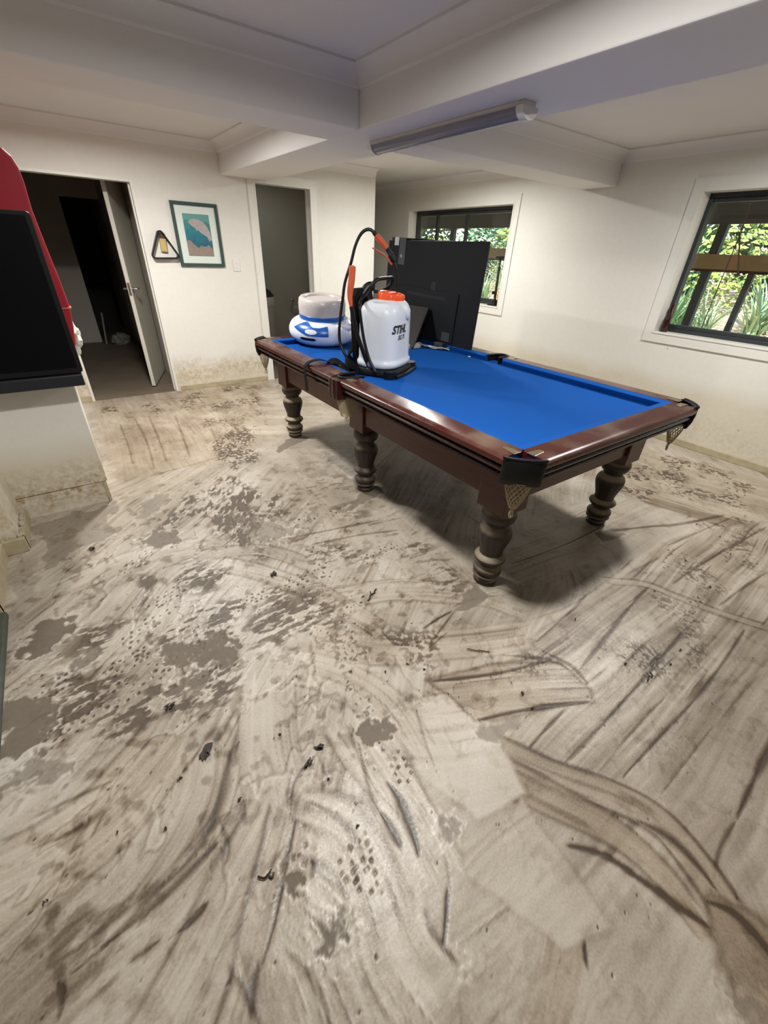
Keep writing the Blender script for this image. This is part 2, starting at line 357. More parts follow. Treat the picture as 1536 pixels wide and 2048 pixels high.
# ------------------------------------------------------------------ pool table
def wood(name, c1, c2, rough, mud):
    m = bpy.data.materials.new(name); m.use_nodes = True; n = m.node_tree.nodes; l = m.node_tree.links; b = n['Principled BSDF']
    g = n.new('ShaderNodeNewGeometry'); mp = n.new('ShaderNodeMapping'); mp.inputs['Scale'].default_value = (14, 1.6, 14)
    l.new(g.outputs['Position'], mp.inputs[0]); nz = n.new('ShaderNodeTexNoise'); nz.inputs['Scale'].default_value = 3; nz.inputs['Detail'].default_value = 6; nz.inputs['Distortion'].default_value = .6
    l.new(mp.outputs[0], nz.inputs['Vector'])
    mx = n.new('ShaderNodeMix'); mx.data_type = 'RGBA'; mx.inputs[6].default_value = (*lin(c1), 1); mx.inputs[7].default_value = (*lin(c2), 1); l.new(nz.outputs[0], mx.inputs[0])
    out = mx.outputs[2]; b.inputs['Roughness'].default_value = rough
    # silt settled on upward faces, up to the flood height
    nn_ = n.new('ShaderNodeTexNoise'); nn_.inputs['Scale'].default_value = mud[2]; nn_.inputs['Detail'].default_value = 4; l.new(g.outputs['Position'], nn_.inputs['Vector'])
    sn = n.new('ShaderNodeSeparateXYZ'); l.new(g.outputs['Normal'], sn.inputs[0])
    mr = n.new('ShaderNodeMapRange'); mr.inputs[1].default_value = mud[0]; mr.inputs[2].default_value = mud[1]; l.new(sn.outputs[2], mr.inputs[0])
    ml = n.new('ShaderNodeMath'); ml.operation = 'MULTIPLY'; l.new(mr.outputs[0], ml.inputs[0])
    m2 = n.new('ShaderNodeMapRange'); m2.inputs[1].default_value = mud[5]; m2.inputs[2].default_value = mud[6]; l.new(nn_.outputs[0], m2.inputs[0]); l.new(m2.outputs[0], ml.inputs[1])
    m3 = n.new('ShaderNodeMath'); m3.operation = 'MULTIPLY'; m3.inputs[1].default_value = mud[3]; l.new(ml.outputs[0], m3.inputs[0])
    # thin film everywhere
    m4 = n.new('ShaderNodeMath'); m4.operation = 'ADD'; m4.inputs[1].default_value = mud[4]; m4.use_clamp = True; l.new(m3.outputs[0], m4.inputs[0])
    x2 = n.new('ShaderNodeMix'); x2.data_type = 'RGBA'; l.new(m4.outputs[0], x2.inputs[0]); l.new(out, x2.inputs[6]); x2.inputs[7].default_value = (*lin((164, 152, 126)), 1)
    l.new(x2.outputs[2], b.inputs['Base Color'])
    rr = n.new('ShaderNodeMapRange'); rr.inputs[3].default_value = rough; rr.inputs[4].default_value = .8; l.new(m4.outputs[0], rr.inputs[0]); l.new(rr.outputs[0], b.inputs['Roughness'])
    return m
M_rail = wood('glossy mahogany rail', (50, 15, 13), (78, 27, 20), .24, (.6, 1.0, 5, .26, 0, .46, .80))
M_mould = wood('dark mahogany moulding', (38, 13, 12), (58, 22, 18), .26, (.5, 1.0, 9, .2, .0, .46, .7))
M_apron = wood('mahogany apron', (54, 18, 10), (88, 34, 19), .33, (.5, 1, 5, .1, .0, .46, .7))
M_leg = wood('silt covered mahogany leg', (30, 17, 15), (44, 26, 23), .5, (.18, .55, 3, .95, .04, .34, .56))
M_cloth = mat('royal blue baize', (0, 71, 146), .92, var=.05, vscale=3, bump=.15, bscale=900, spec=.15)
M_leather = mat('black pocket leather', (10, 9, 10), .55, spec=.3, bump=.3, bscale=90, var=.2)
M_brass = mat('tarnished pocket plate', (140, 124, 100), .32, metal=.75, var=.25, vscale=30)
M_net = mat('dirty cream net cord', (186, 172, 140), .85, var=.15, vscale=60)
TX0, TX1, TY0, TY1, ZR = 1.225, 2.765, .785, 3.605, .817
CHc = .135
TCX, TCY = (TX0 + TX1) / 2, (TY0 + TY1) / 2
tb = thing('pool_table', 'mahogany pool table with blue cloth and six muddy turned legs', 'pool table', (TCX, TCY, 0))
_q = .085; _e = .03
MB().prism([(TX0 + _q, TY0 + CHc), (TX0 + CHc, TY0 + _q), (TX1 - CHc, TY0 + _q), (TX1 - _q, TY0 + CHc), (TX1 - _q, TY1 - CHc), (TX1 - CHc, TY1 - _q), (TX0 + CHc, TY1 - _q), (TX0 + _q, TY1 - CHc)], .04, Matrix.Translation((0, 0, .735))).build('cloth', M_cloth, tb)
for sx_, sy_, cx_, cy_ in ((1, 1, TX0, TY0), (-1, 1, TX1, TY0), (1, -1, TX0, TY1), (-1, -1, TX1, TY1)):
    MB().rings([[(cx_ + sx_ * a_, cy_ + sy_ * b_, z_) for a_, b_ in ((.020, .118), (.118, .020), (.175, .16), (.16, .175))] for z_ in (.770, .7755 + .012)]).build('cloth_corner', M_cloth, tb)
MB().box(TX0 + .14, TX1 - .14, TY0 + .13, TY1 - .13, .69, .735).build('slate_bed', mat('slate', (60, 60, 62), .8), tb)
# rail profile: (distance inward from outer edge, z)
RP = [(.125, ZR), (.030, ZR), (.012, ZR - .003), (.002, ZR - .012), (0, ZR - .022), (.003, ZR - .034), (.014, ZR - .041), (.026, ZR - .043), (.028, ZR - .047), (.016, ZR - .050),
      (.010, ZR - .057), (.012, ZR - .066), (.022, ZR - .073), (.036, ZR - .076), (.040, ZR - .082), (.026, ZR - .086), (.022, ZR - .093), (.028, ZR - .100), (.050, ZR - .106), (.070, ZR - .112), (.085, ZR - .120), (.125, ZR - .120)]
CP = [(.125, ZR - .001), (.158, ZR - .004), (.170, ZR - .010), (.166, ZR - .020), (.150, ZR - .044), (.125, ZR - .044)]
def rail(p0, p1, inward, chA=.0, chB=.0):
    """outer edge from p0 to p1; cushion ends cut back by angle"""
    i = Vector((*inward, 0)); d = (Vector((*p1, 0)) - Vector((*p0, 0))).normalized()
    R = [[tuple(Vector((p[0], p[1], z)) + i * a + d * s * (.0 if a > .1 else .0)) for a, z in RP[1:] + [RP[0]]] for p, s in ((p0, 1), (p1, -1))]
    # upper wood (top board) and moulding are split for their different finish
    top = MB(); k = 7; TP = RP[:k] + [(.125, ZR - .043)]
    top.rings([[tuple(Vector((p[0], p[1], z)) + i * a) for a, z in TP] for p in (p0, p1)])
    r = top.build('rail', M_rail, tb, smooth=35)
    LP = RP[k - 1:] + [(.125, ZR - .043)]
    MB().rings([[tuple(Vector((p[0], p[1], z)) + i * a) for a, z in LP] for p in (p0, p1)]).build('moulding', M_mould, r, smooth=35)
    cu = []
    for p, s in ((p0, 1), (p1, -1)):
        cu.append([tuple(Vector((p[0], p[1], z)) + i * a + d * s * max(0, (a - .125)) * .9) for a, z in CP])
    MB().rings(cu).build('cushion', M_cloth, r, smooth=50)
CH = .115; MP = .055; YM = 2.19
rail((TX0, TY0 + CH), (TX0, YM - MP), (1, 0)); rail((TX0, YM + MP), (TX0, TY1 - CH), (1, 0))
rail((TX1, TY0 + CH), (TX1, YM - MP), (-1, 0)); rail((TX1, YM + MP), (TX1, TY1 - CH), (-1, 0))
rail((TX0 + CH, TY0), (TX1 - CH, TY0), (0, 1)); rail((TX0 + CH, TY1), (TX1 - CH, TY1), (0, -1))
# corner cheeks of moulding that close behind the pockets + aprons
AX0, AX1, AY0, AY1 = 1.39, 2.58, .965, 3.435
for x0, x1, y0, y1 in ((AX0, AX0 + .025, AY0, AY1), (AX1 - .025, AX1, AY0, AY1), (AX0, AX1, AY0, AY0 + .025), (AX0, AX1, AY1 - .025, AY1)):
    MB().box(x0, x1, y0, y1, .515, .70).build('apron', M_apron, tb, bevel=.003)
# legs
prof = [(0, .052), (.004, .058), (.022, .058), (.030, .050), (.038, .052), (.046, .066), (.054, .0715), (.060, .069), (.064, .060), (.068, .064), (.078, .0725), (.088, .0735), (.098, .070), (.108, .062),
        (.118, .054), (.126, .053), (.136, .062), (.146, .074), (.158, .0805), (.168, .079), (.178, .068), (.188, .058), (.200, .0575), (.222, .061), (.250, .070), (.280, .079), (.305, .0835), (.325, .082), (.342, .074),
        (.352, .064), (.360, .0565), (.368, .0555), (.376, .060), (.388, .073), (.402, .081), (.418, .0845), (.434, .083), (.448, .076), (.458, .066), (.462, .06)]
flute = lambda z: .055 * max(0, min(1, (z - .205) / .03)) * max(0, min(1, (.33 - z) / .03))
LX = (1.458, 2.512); LY = (1.03, 2.20, 3.372)
for ix, x in enumerate(LX):
    for iy, y in enumerate(LY):
        lg = MB().lathe(prof, 56, Matrix.Translation((x, y, 0)), flute).build('leg', M_leg, tb, smooth=40)
        h = .082
        MB().box(x - h, x + h, y - h, y + h, .46, .70).build('post_block', M_apron, lg, bevel=.004)
# pockets
def net(b, cx, cy, z0, z1, r0, r1, nx=16, sq=1.0, ang=0):
    def pt(a, t):
        r = r0 + (r1 - r0) * t ** 1.6; ca, sa = math.cos(a) * r, math.sin(a) * r * sq
        return (cx + ca * math.cos(ang) - sa * math.sin(ang), cy + ca * math.sin(ang) + sa * math.cos(ang), z0 + (z1 - z0) * t)
    for k in range(nx):
        for s in (-1, 1):
            b.tube([pt(2 * PI * k / nx + s * t * 1.7, t) for t in [q / 9 for q in range(10)]], .0017, 5)
    b.tube([pt(2 * PI * q / 24, 0) for q in range(25)], .003, 5)
def tassel(b, x, y, z):
    b.lathe([(0, .004), (-.006, .008), (-.012, .006), (-.018, .004)][::-1], 10, Matrix.Translation((x, y, z)))
    for dx in (-.007, .006):
        b.tube([(x, y, z - .012)] + [(x + dx + .006 * math.cos(a), y + .003 * math.sin(a), z - .03 + .016 * math.sin(a)) for a in [PI / 2 + k * PI / 5 for k in range(11)]], .0023, 6)
def corner_pocket(cx, cy, sx, sy):
    # cx,cy: outer corner ; sx,sy: inward direction signs
    a = Vector((cx, cy + sy * CH, 0)); c = Vector((cx + sx * CH, cy, 0)); out = Vector((-sx, -sy, 0)).normalized()
    pk = MB(); N = 14; R = []
    prof_ = [(ZR - .002, .000), (ZR + .003, .004), (ZR + .002, .012), (ZR - .010, .016), (ZR - .045, .020), (ZR - .085, .014), (ZR - .112, -.002), (ZR - .118, -.012)]
    for i in range(N + 1):
        t = i / N; p = a.lerp(c, t) ; bul = math.sin(PI * t) ** .6
        ring = []
        for z, o in prof_: q = p + out * (o * (.5 + .5 * bul) + .018 * bul - .012); ring.append((q.x, q.y, z))
        for z, o in prof_[::-1]: q = p + out * (o * (.5 + .5 * bul) + .018 * bul - .022); ring.append((q.x, q.y, z - .001))
        R.append(ring)
    pk.rings(R); p_ = pk.build('pocket', M_leather, tb, smooth=50)
    MB().tube([tuple(a.lerp(c, i / N) + out * (.018 * math.sin(PI * i / N) ** .6 - .004) + Vector((0, 0, ZR + .001))) for i in range(N + 1)], .007, 8).build('rim', M_leather, p_, smooth=60)
    for e, dr, iw in ((a, Vector((0, sy, 0)), Vector((sx, 0, 0))), (c, Vector((sx, 0, 0)), Vector((0, sy, 0)))):
        q = MB(); e0 = e + dr * .0 + iw * .075; poly = []
        for u, v in ((-.006, -.02), (.060, -.013), (.066, -.006), (.066, .006), (.060, .013), (-.006, .02)):
            poly.append(e0 + dr * u + iw * v)
        q.rings([[(k.x, k.y, ZR - .001) for k in poly], [(k.x, k.y, ZR + .0035) for k in poly]]).build('pocket_plate', M_brass, p_, bevel=.0015)
    mid = a.lerp(c, .5) - out * .03
    n_ = MB(); net(n_, mid.x, mid.y, ZR - .105, .585, .052, .014, 15, .75, math.atan2(out.y, out.x) + PI / 2); tassel(n_, mid.x, mid.y, .585)
    n_.build('net', M_net, p_, smooth=60)
for cx, cy, sx, sy in ((TX0, TY0, 1, 1), (TX1, TY0, -1, 1), (TX0, TY1, 1, -1), (TX1, TY1, -1, -1)): corner_pocket(cx, cy, sx, sy)
def middle_pocket(x, sx):
    pk = MB()   # carved wooden saddle on the outside
    poly = [(-.052, 0), (-.050, -.016), (-.036, -.020), (-.022, -.014), (-.012, -.022), (.012, -.022), (.022, -.014), (.036, -.020), (.050, -.016), (.052, 0), (.056, .05), (.03, .07), (-.03, .07), (-.056, .05)]
    R = []
    for z, k in ((ZR - .122, .8), (ZR - .10, 1.0), (ZR - .02, 1.0), (ZR - .006, .92)):
        R.append([(x + sx * ((v * k) if v < 0 else v), YM + u * (1 if v > 0 else k), z) for u, v in poly])
    p_ = pk.rings(R).build('pocket', M_mould, tb, smooth=30)
    # open mouth, leather lined
    r2 = MB(); P = [(x + sx * (.085 + .055 * math.cos(a)), YM + .052 * math.sin(a)) for a in [PI / 2 + PI * k / 12 for k in range(13)]]
    P = [(x + sx * .17, YM + .052)] + P + [(x + sx * .17, YM - .052)]
    r2.tube([(px, py, ZR + .001) for px, py in P], .0085, 8).build('rim', M_leather, p_, smooth=60)
    r3 = MB(); r3.rings([[(px, py, z) for px, py in P] for z in (ZR - .002, .70)], cap=False, closed=False); r3.build('pocket_lining', M_leather, p_)
    for s in (-1, 1):
        MB().box(x + sx * .06 - .022, x + sx * .06 + .022, YM + s * .062, YM + s * .125, ZR - .001, ZR + .003).build('pocket_plate', M_brass, p_, bevel=.002)
    n_ = MB(); net(n_, x + sx * .075, YM - .005, .715, .575, .062, .034, 26, 1.0); tassel(n_, x + sx * .075, YM - .005, .578)
    n_.build('net', M_net, p_, smooth=60)
middle_pocket(TX0, 1); middle_pocket(TX1, -1)

# ------------------------------------------------------------------ backpack sprayer
M_tank = bpy.data.materials.new('translucent white tank'); M_tank.use_nodes = True
_b = M_tank.node_tree.nodes['Principled BSDF']; _b.inputs['Base Color'].default_value = (*lin((214, 219, 226)), 1); _b.inputs['Roughness'].default_value = .38; _b.inputs['Subsurface Weight'].default_value = .25
_b.inputs['Subsurface Radius'].default_value = (.02, .02, .025)
M_orange = mat('orange plastic', (232, 84, 30), .4, var=.06, vscale=20)
M_orangeD = mat('dusty orange grip', (206, 92, 54), .55, var=.12, vscale=25)
M_rub = mat('black rubber hose', (20, 20, 21), .45)
SC = Vector((1.693, 2.352, 0)); SW = Vector((.865, .5, 0)).normalized(); SN = Vector((.5, -.865, 0)).normalized()   # width and front directions
def SP(w_, n_, z): v = SC + SW * w_ + SN * n_; return (v.x, v.y, z)
sp = thing('backpack_sprayer', 'white backpack sprayer with orange lid standing on the pool table, lance looped above', 'sprayer', SP(0, 0, .775))
def sect(hw, hd, z, e=3.4, n=56, dw=0, dn=0):
    out = []
    for j in range(n):
        a = 2 * PI * j / n; ca, sa = math.cos(a), math.sin(a)
        out.append(SP(dw + hw * math.copysign(abs(ca) ** (2 / e), ca), dn + hd * math.copysign(abs(sa) ** (2 / e), sa), z))
    return out
TS = [(.822, .170, .128), (.828, .184, .142), (.842, .189, .147), (.858, .189, .147), (.868, .181, .139), (.885, .179, .137), (.98, .177, .136), (1.06, .176, .135), (1.12, .175, .134), (1.15, .171, .130), (1.175, .160, .121), (1.192, .140, .108), (1.203, .110, .09), (1.208, .07, .065)]
tk = MB().rings([sect(a, b, z) for z, a, b in TS])
tank = tk.build('tank', M_tank, sp, smooth=60)
# neck scoop and vertical mould seam
CW, CN = .035, .01
nk = MB(); NC = Vector(SP(CW, CN, 0))
nk.rings([[(NC.x + SN.x * o_ + r_ * math.cos(a), NC.y + SN.y * o_ + r_ * math.sin(a), z_) for a in [2 * PI * k / 36 for k in range(36)]] for z_, r_, o_ in ((1.100, .010, .122), (1.112, .028, .110), (1.130, .046, .094), (1.155, .066, .073), (1.19, .074, .045), (1.205, .076, .02))])
nk.build('neck', M_tank, tank, smooth=60)
MB().tube([SP(.05, .1475 - (0 if z < .87 else .011), z) for z in (.85, .9, 1.0, 1.06)], .0022, 6).build('mould_seam', M_tank, tank, smooth=60)
lid = MB(); Ml = Matrix.Translation((NC.x + SN.x * .004, NC.y + SN.y * .004, 1.197)) @ Matrix.Rotation(math.radians(7), 4, SW)
Rr = []
for z, r, k in ((0, .082, 0), (.004, .086, 1), (.040, .086, 1), (.046, .082, 0), (.049, .074, 0), (.046, .066, 0), (.038, .064, 0)):
    Rr.append([((r + (k * .0015 * math.cos(24 * 2 * PI * j / 96))) * math.cos(2 * PI * j / 96), (r + (k * .0015 * math.cos(24 * 2 * PI * j / 96))) * math.sin(2 * PI * j / 96), z) for j in range(96)])
lid.rings(Rr, Ml); lid.box(-.056, .056, -.009, .009, .030, .050, Ml @ Matrix.Rotation(.5, 4, 'Z'))
lid.build('lid', M_orange, sp, smooth=35)
# black base with skids
bs = MB().rings([sect(.186, .145, .777, 4.5), sect(.196, .155, .785, 4.5), sect(.196, .155, .808, 4.5), sect(.186, .145, .823, 4.5)])
for w_, n_ in ((-.165, .12), (.165, .12), (-.165, -.12), (.165, -.12)):
    bs.rings([[SP(w_ + .048 * math.cos(a), n_ + .042 * math.sin(a), z) for a in [2 * PI * k / 12 for k in range(12)]] for z in (.776, .80, .822)])
bs.tube([SP(-.17, .165, .79), SP(0, .175, .787), SP(.17, .165, .79)], .011, 8)
bs.build('base', M_black, sp, smooth=40)
# back frame plate and carry handle
fr = MB(); STRIP = [(1.6, 2.42, 1.235), (1.545, 2.4, 1.215), (1.477, 2.32, 1.178), (1.482, 2.313, 1.104), (1.491, 2.289, 0.991), (1.508, 2.255, 0.887), (1.524, 2.203, 0.817)]
fr.rings([[SP(x, n_ - .150, z) for x, n_, z in [(u, k, zz) for u, zz in rr_]] for k in (-.035, .0) for rr_ in [[(-.09, .79), (.12, .79), (.12, 1.05), (.12, 1.20), (.095, 1.262), (-.095, 1.262), (-.14, 1.225), (-.13, 1.12)]]])
fr.tube(bez([(1.600, 2.40, 1.15), (1.602, 2.455, 1.20), (1.612, 2.475, 1.245), (1.640, 2.470, 1.272), (1.67, 2.462, 1.27)], 6), .026, 12)
fr.tube(bez(STRIP, 6), .0095, 10)
fr.build('back_frame', M_black, sp, smooth=40)
hn = MB().tube(bez([SP(-.13, -.09, 1.235), SP(-.115, -.05, 1.285), SP(-.085, -.03, 1.315), SP(-.02, -.03, 1.320), SP(.10, -.035, 1.320), SP(.17, -.04, 1.316), SP(.185, -.055, 1.28), SP(.165, -.10, 1.24), SP(.11, -.14, 1.24)], 6), .0115, 10)
hn.build('carry_handle', M_black, sp, smooth=60)
# pump lever
PL = [(1.539, 2.279, 0.795), (1.508, 2.303, 0.889), (1.464, 2.333, 1.034), (1.437, 2.352, 1.175)]
lv = MB().tube(bez(PL, 6), .0125, 10)
lv.lathe([(-.026, .026), (-.02, .032), (.02, .032), (.026, .026)], 20, Matrix.Translation((1.545, 2.285, .805)) @ Matrix.Rotation(PI / 2, 4, SW))
lever = lv.build('pump_lever', M_black, sp, smooth=50)
GP = bez([(1.437, 2.352, 1.175), (1.431, 2.356, 1.237), (1.44, 2.35, 1.322), (1.443, 2.347, 1.387)], 7)
MB().tube(GP, [.015 + .015 * min(1, k / 10) for k in range(len(GP) - 1)] + [.014], 12, (1, .62)).build('lever_grip', M_orangeD, lever, smooth=60)
# hose, from the base up and over into the spray gun
def VP(u, z): return (1.5 + u * .878, 2.56 - u * .48 * .9, z)      # helper plane beside the tank
HP = [(1.575, 2.50, .800), (1.530, 2.515, .815), (1.500, 2.535, .86), (1.483, 2.57, .93), (1.480, 2.575, 1.00), (1.487, 2.57, 1.09), (1.500, 2.56, 1.19), (1.514, 2.551, 1.288), (1.544, 2.53, 1.392), (1.566, 2.515, 1.482), (1.590, 2.498, 1.538), (1.615, 2.480, 1.563), (1.640, 2.463, 1.566), (1.662, 2.448, 1.548)]
MB().tube(bez(HP, 8), .0095, 10).build('hose', M_rub, sp, smooth=60)
sg = MB().tube([(1.655, 2.452, 1.556), (1.668, 2.443, 1.538)], .013, 12).tube(bez([(1.722, 2.405, 1.476), (1.742, 2.392, 1.448), (1.760, 2.380, 1.41), (1.772, 2.372, 1.37)], 5), [.019] * 5 + [.024] * 5 + [.016] * 6, 12, (1, .7))
sg.tube([(1.772, 2.372, 1.375), (1.780, 2.366, 1.31), (1.785, 2.364, 1.245)], .0045, 8)
gun = sg.build('spray_gun', M_black, sp, smooth=50)
MB().tube([(1.665, 2.445, 1.542), (1.670, 2.441, 1.536), (1.70, 2.420, 1.502), (1.720, 2.406, 1.478)], [.012, .018, .019, .017], 12).build('gun_grip', M_orangeD, gun, smooth=60)
MB().tube(bez([(1.648, 2.456, 1.476), (1.66, 2.448, 1.472), (1.69, 2.428, 1.455), (1.715, 2.411, 1.438), (1.735, 2.397, 1.415), (1.752, 2.385, 1.395)], 4), [.0035] * 8 + [.006] * 8 + [.008] * 5, 8).build('trigger', M_orangeD, gun, smooth=60)
# printed lettering wrapped on the front of the tank
M_ink = mat('black print', (18, 20, 24), .5)
def lettering(txt, size, zc, uc, shear, name, off=.0, space=1.0, hz=None):
    cu = bpy.data.curves.new(name, 'FONT'); cu.body = txt; cu.size = size; cu.shear = shear; cu.align_x = 'CENTER'; cu.offset = off; cu.space_character = space; cu.resolution_u = 3
    o = bpy.data.objects.new(name, cu); C.objects.link(o); dg = bpy.context.evaluated_depsgraph_get(); me = bpy.data.meshes.new_from_object(o.evaluated_get(dg))
    bpy.data.objects.remove(o); bm = bmesh.new(); bm.from_mesh(me); bmesh.ops.triangulate(bm, faces=bm.faces)
    for _ in range(1): bmesh.ops.subdivide_edges(bm, edges=bm.edges, cuts=1, use_grid_fill=False)
    bmesh.ops.triangulate(bm, faces=bm.faces)
    # arc-length table of the cross-section
    hw, hd, e = .1775, .1362, 3.4; tab = []; s = 0; prev = None
    for k in range(0, 721):
        a = PI - PI * k / 720; ca, sa = math.cos(a), math.sin(a)
        q = (hw * math.copysign(abs(ca) ** (2 / e), ca), hd * abs(sa) ** (2 / e))
        if prev: s += math.dist(q, prev)
        tab.append((s, q)); prev = q
    for v in bm.verts:
        t = uc + v.co.x; k = min(range(len(tab)), key=lambda i: abs(tab[i][0] - t)) if False else int(np.clip(np.searchsorted([x[0] for x in tab], t), 1, 719))
        (s0, q0), (s1, q1) = tab[k - 1], tab[k]; f_ = (t - s0) / max(1e-9, s1 - s0); q = (q0[0] + (q1[0] - q0[0]) * f_, q0[1] + (q1[1] - q0[1]) * f_)
        nx, ny = -(q1[1] - q0[1]), (q1[0] - q0[0]); ln = math.hypot(nx, ny) or 1; nx, ny = nx / ln, ny / ln
        v.co = Vector(SP(q[0] + nx * .0014, q[1] + ny * .0014, zc + v.co.y))
    bm.to_mesh(me); bm.free(); me.materials.clear(); me.materials.append(M_ink)
    o = bpy.data.objects.new(name, me); C.objects.link(o); o.parent = tank; o.matrix_basis = parent_world(tank).inverted(); return o
lettering('STIHL', .064, 1.035, .200, .30, 'logo_lettering', .0022, 1.0)
lettering('SG 71', .037, .996, .222, .30, 'logo_lettering', .001, 1.0)
# harness webbing lying beside the sprayer and over the rail
M_web = mat('black webbing', (13, 13, 14), .9, spec=.2, bump=.4, bscale=300, var=.2, vscale=30)
hs = MB()
hs.ribbon(bez([(1.56, 2.47, .800), (1.49, 2.50, .803), (1.41, 2.52, .812), (1.33, 2.55, .840), (1.26, 2.56, .836), (1.215, 2.558, .812), (1.206, 2.556, .77), (1.208, 2.55, .70), (1.206, 2.545, .655)], 6), (.1, 1, .0), .042, .004)
hs.ribbon(bez([(1.53, 2.40, .785), (1.45, 2.44, .80), (1.40, 2.49, .835), (1.37, 2.52, .815), (1.40, 2.42, .79), (1.47, 2.36, .782)], 6), (.3, .9, .6), .05, .008)
hs.ribbon(bez([(1.50, 2.37, .79), (1.45, 2.34, .83), (1.42, 2.38, .85), (1.46, 2.45, .84), (1.53, 2.48, .80)], 6), (.2, .3, 1), .045, .010)
hs.ribbon(bez([(1.57, 2.53, .79), (1.54, 2.56, .85), (1.56, 2.52, .90), (1.60, 2.50, .86), (1.58, 2.44, .80)], 6), (.4, .5, .8), .04, .010)
hs.build('harness_strap', M_web, sp, smooth=40)
bk = MB()
for p, s_, r_ in (((1.42, 2.47, .815), .018, .4), ((1.47, 2.41, .812), .016, 1.1), ((1.52, 2.36, .80), .018, .2)):
    Mb = Matrix.Translation(p) @ Matrix.Rotation(r_, 4, 'Z') @ Matrix.Rotation(.5, 4, 'X'); bk.box(-s_ * 1.4, s_ * 1.4, -s_, s_, -.007, .007, Mb)
bk.build('buckle', M_black, sp, bevel=.003)
MB().tube([(1.535 + .0, 2.30 + .012 * math.cos(a), .806 + .016 * math.sin(a)) for a in [2 * PI * k / 14 for k in range(15)]], .0025, 6).build('metal_ring', hm, sp, smooth=60)

# ------------------------------------------------------------------ inflatable float
M_pvc = mat('glossy white vinyl', (216, 220, 232), .28, var=.03, vscale=6)
M_pvcb = mat('blue printed vinyl', (16, 84, 164), .3)
M_clear = mat('cloudy clear vinyl', (190, 182, 178), .3, var=.10, vscale=40, bump=.5, bscale=60)
ic = Vector((1.785, 3.385, .795)); view = Vector((-ic.x, -ic.y, 0)).normalized(); sidev = Vector((view.y, -view.x, 0)) * -1
Mf = Matrix.Translation(ic) @ Matrix.Rotation(math.radians(5), 4, 'X') @ Matrix.Rotation(math.radians(-2), 4, 'Y')
fl_ = thing('inflatable_float', 'white and blue inflatable drink float on the far end of the pool table', 'pool float', tuple(ic))
fa = math.atan2(view.y, view.x)       # facing the room
def FR(a):                            # outer radius, dented at the cup holder
    d = (a - (fa + 1.10) + PI) % (2 * PI) - PI
    return .275
prof_f = [(math.sin(t) * .098, math.cos(t) * .098) for t in [-PI / 2 + PI * k / 14 for k in range(15)]]
def torus_pt(a, t, grow=1.0):
    # t: angle round the tube, outer side
    R0 = .180; rr_ = .098 * grow; d = (a - (fa + 1.0) + PI) % (2 * PI) - PI
    z = .092 + rr_ * math.sin(t) * (.94 if math.sin(t) > 0 else .92); r = R0 + rr_ * math.cos(t)
    dent = math.exp(-(d / .30) ** 2) * max(0, math.sin(t)) * .045
    return (r * math.cos(a), r * math.sin(a), z - dent)
R = []
for i in range(72):
    a = 2 * PI * i / 72; R.append([torus_pt(a, 2 * PI * k / 28) for k in range(28)])
R.append(R[0]); fb = MB().rings(R, Mf, cap=False).build('base_ring', M_pvc, fl_, smooth=80)
MB().lathe([(.06, .165), (.13, .172), (.155, .176), (.185, .184), (.186, .180)], 48, Mf).build('neck', M_pvc, fl_, smooth=60)
MB().lathe([(.178, .183), (.186, .1885), (.213, .1895), (.220, .185)], 48, Mf).build('blue_band', M_pvcb, fl_, smooth=60, label='blue band')
MB().lathe([(.215, .186), (.24, .190), (.29, .191), (.325, .186), (.340, .172), (.342, .158), (.334, .145), (.320, .14), (.318, .05), (.318, .01)], 48, Mf).build('clear_top', M_clear, fl_, smooth=60, label='cloudy clear top')
def sst_(x, a, b): t = max(0, min(1, (x - a) / (b - a))); return t * t * (3 - 2 * t)
def patch(name, m, a0, a1, t0, t1, shape=None, grow=1.015, n=18, lb=None, par=None):
    R = []
    for i in range(n + 1):
        u = i / n; lo, hi = (t0, t1) if shape is None else shape(u)
        R.append([torus_pt(a0 + (a1 - a0) * u, lo + (hi - lo) * k / 10, grow) for k in range(11)])
    b = MB(); b.rings(R, Mf, cap=False, closed=False); return b.build(name, m, par or fb, smooth=80, label=lb)
patch('blue_panel', M_pvcb, fa - 1.02, fa + .16, .15, .85, lambda u: (.50 - .42 * min(1, u * 2.2), .52 + .86 * max(0, min(1, u * 3.2)) - .60 * sst_(u, .32, .62) + .16 * sst_(u, .75, 1.0)), lb='blue panel', grow=1.02, n=40)
MBp = MB(); R = []
for k in range(7):
    R.append([torus_pt(fa - .36 + .185 * k / 6 * math.cos(b_), .40 + .20 * k / 6 * math.sin(b_), 1.035) for b_ in [2 * PI * j / 24 for j in range(24)]])
MBp.rings(R, Mf, cap=False).build('white_oval', M_pvc, fb, smooth=80)
patch('dark_slot', M_black, fa - .72, fa - .20, -.42, -.22, lambda u: (-.34 + .1 * max(0, 1 - u * 8) + .1 * max(0, 1 - (1 - u) * 8), -.10 - .1 * max(0, 1 - u * 8) - .1 * max(0, 1 - (1 - u) * 8)), lb='dark rounded slot', n=24)
cua = fa + .98; cpt = Vector((.215 * math.cos(cua), .215 * math.sin(cua), .15))
MB().lathe([(.0, .048), (.022, .062), (.036, .068), (.042, .062), (.034, .054), (.005, .044)], 28, Mf @ Matrix.Translation((cpt.x, cpt.y, .118))).build('cup_holder', M_pvc, fb, smooth=80)
MB().tube([tuple(Mf @ Vector((.20 * math.cos(cua + .1), .20 * math.sin(cua + .1), .20))), tuple(Mf @ Vector((.225 * math.cos(cua + .1), .225 * math.sin(cua + .1), .21)))], .012, 10).build('valve', mat('clear valve', (220, 222, 226), .2), fb, smooth=60)

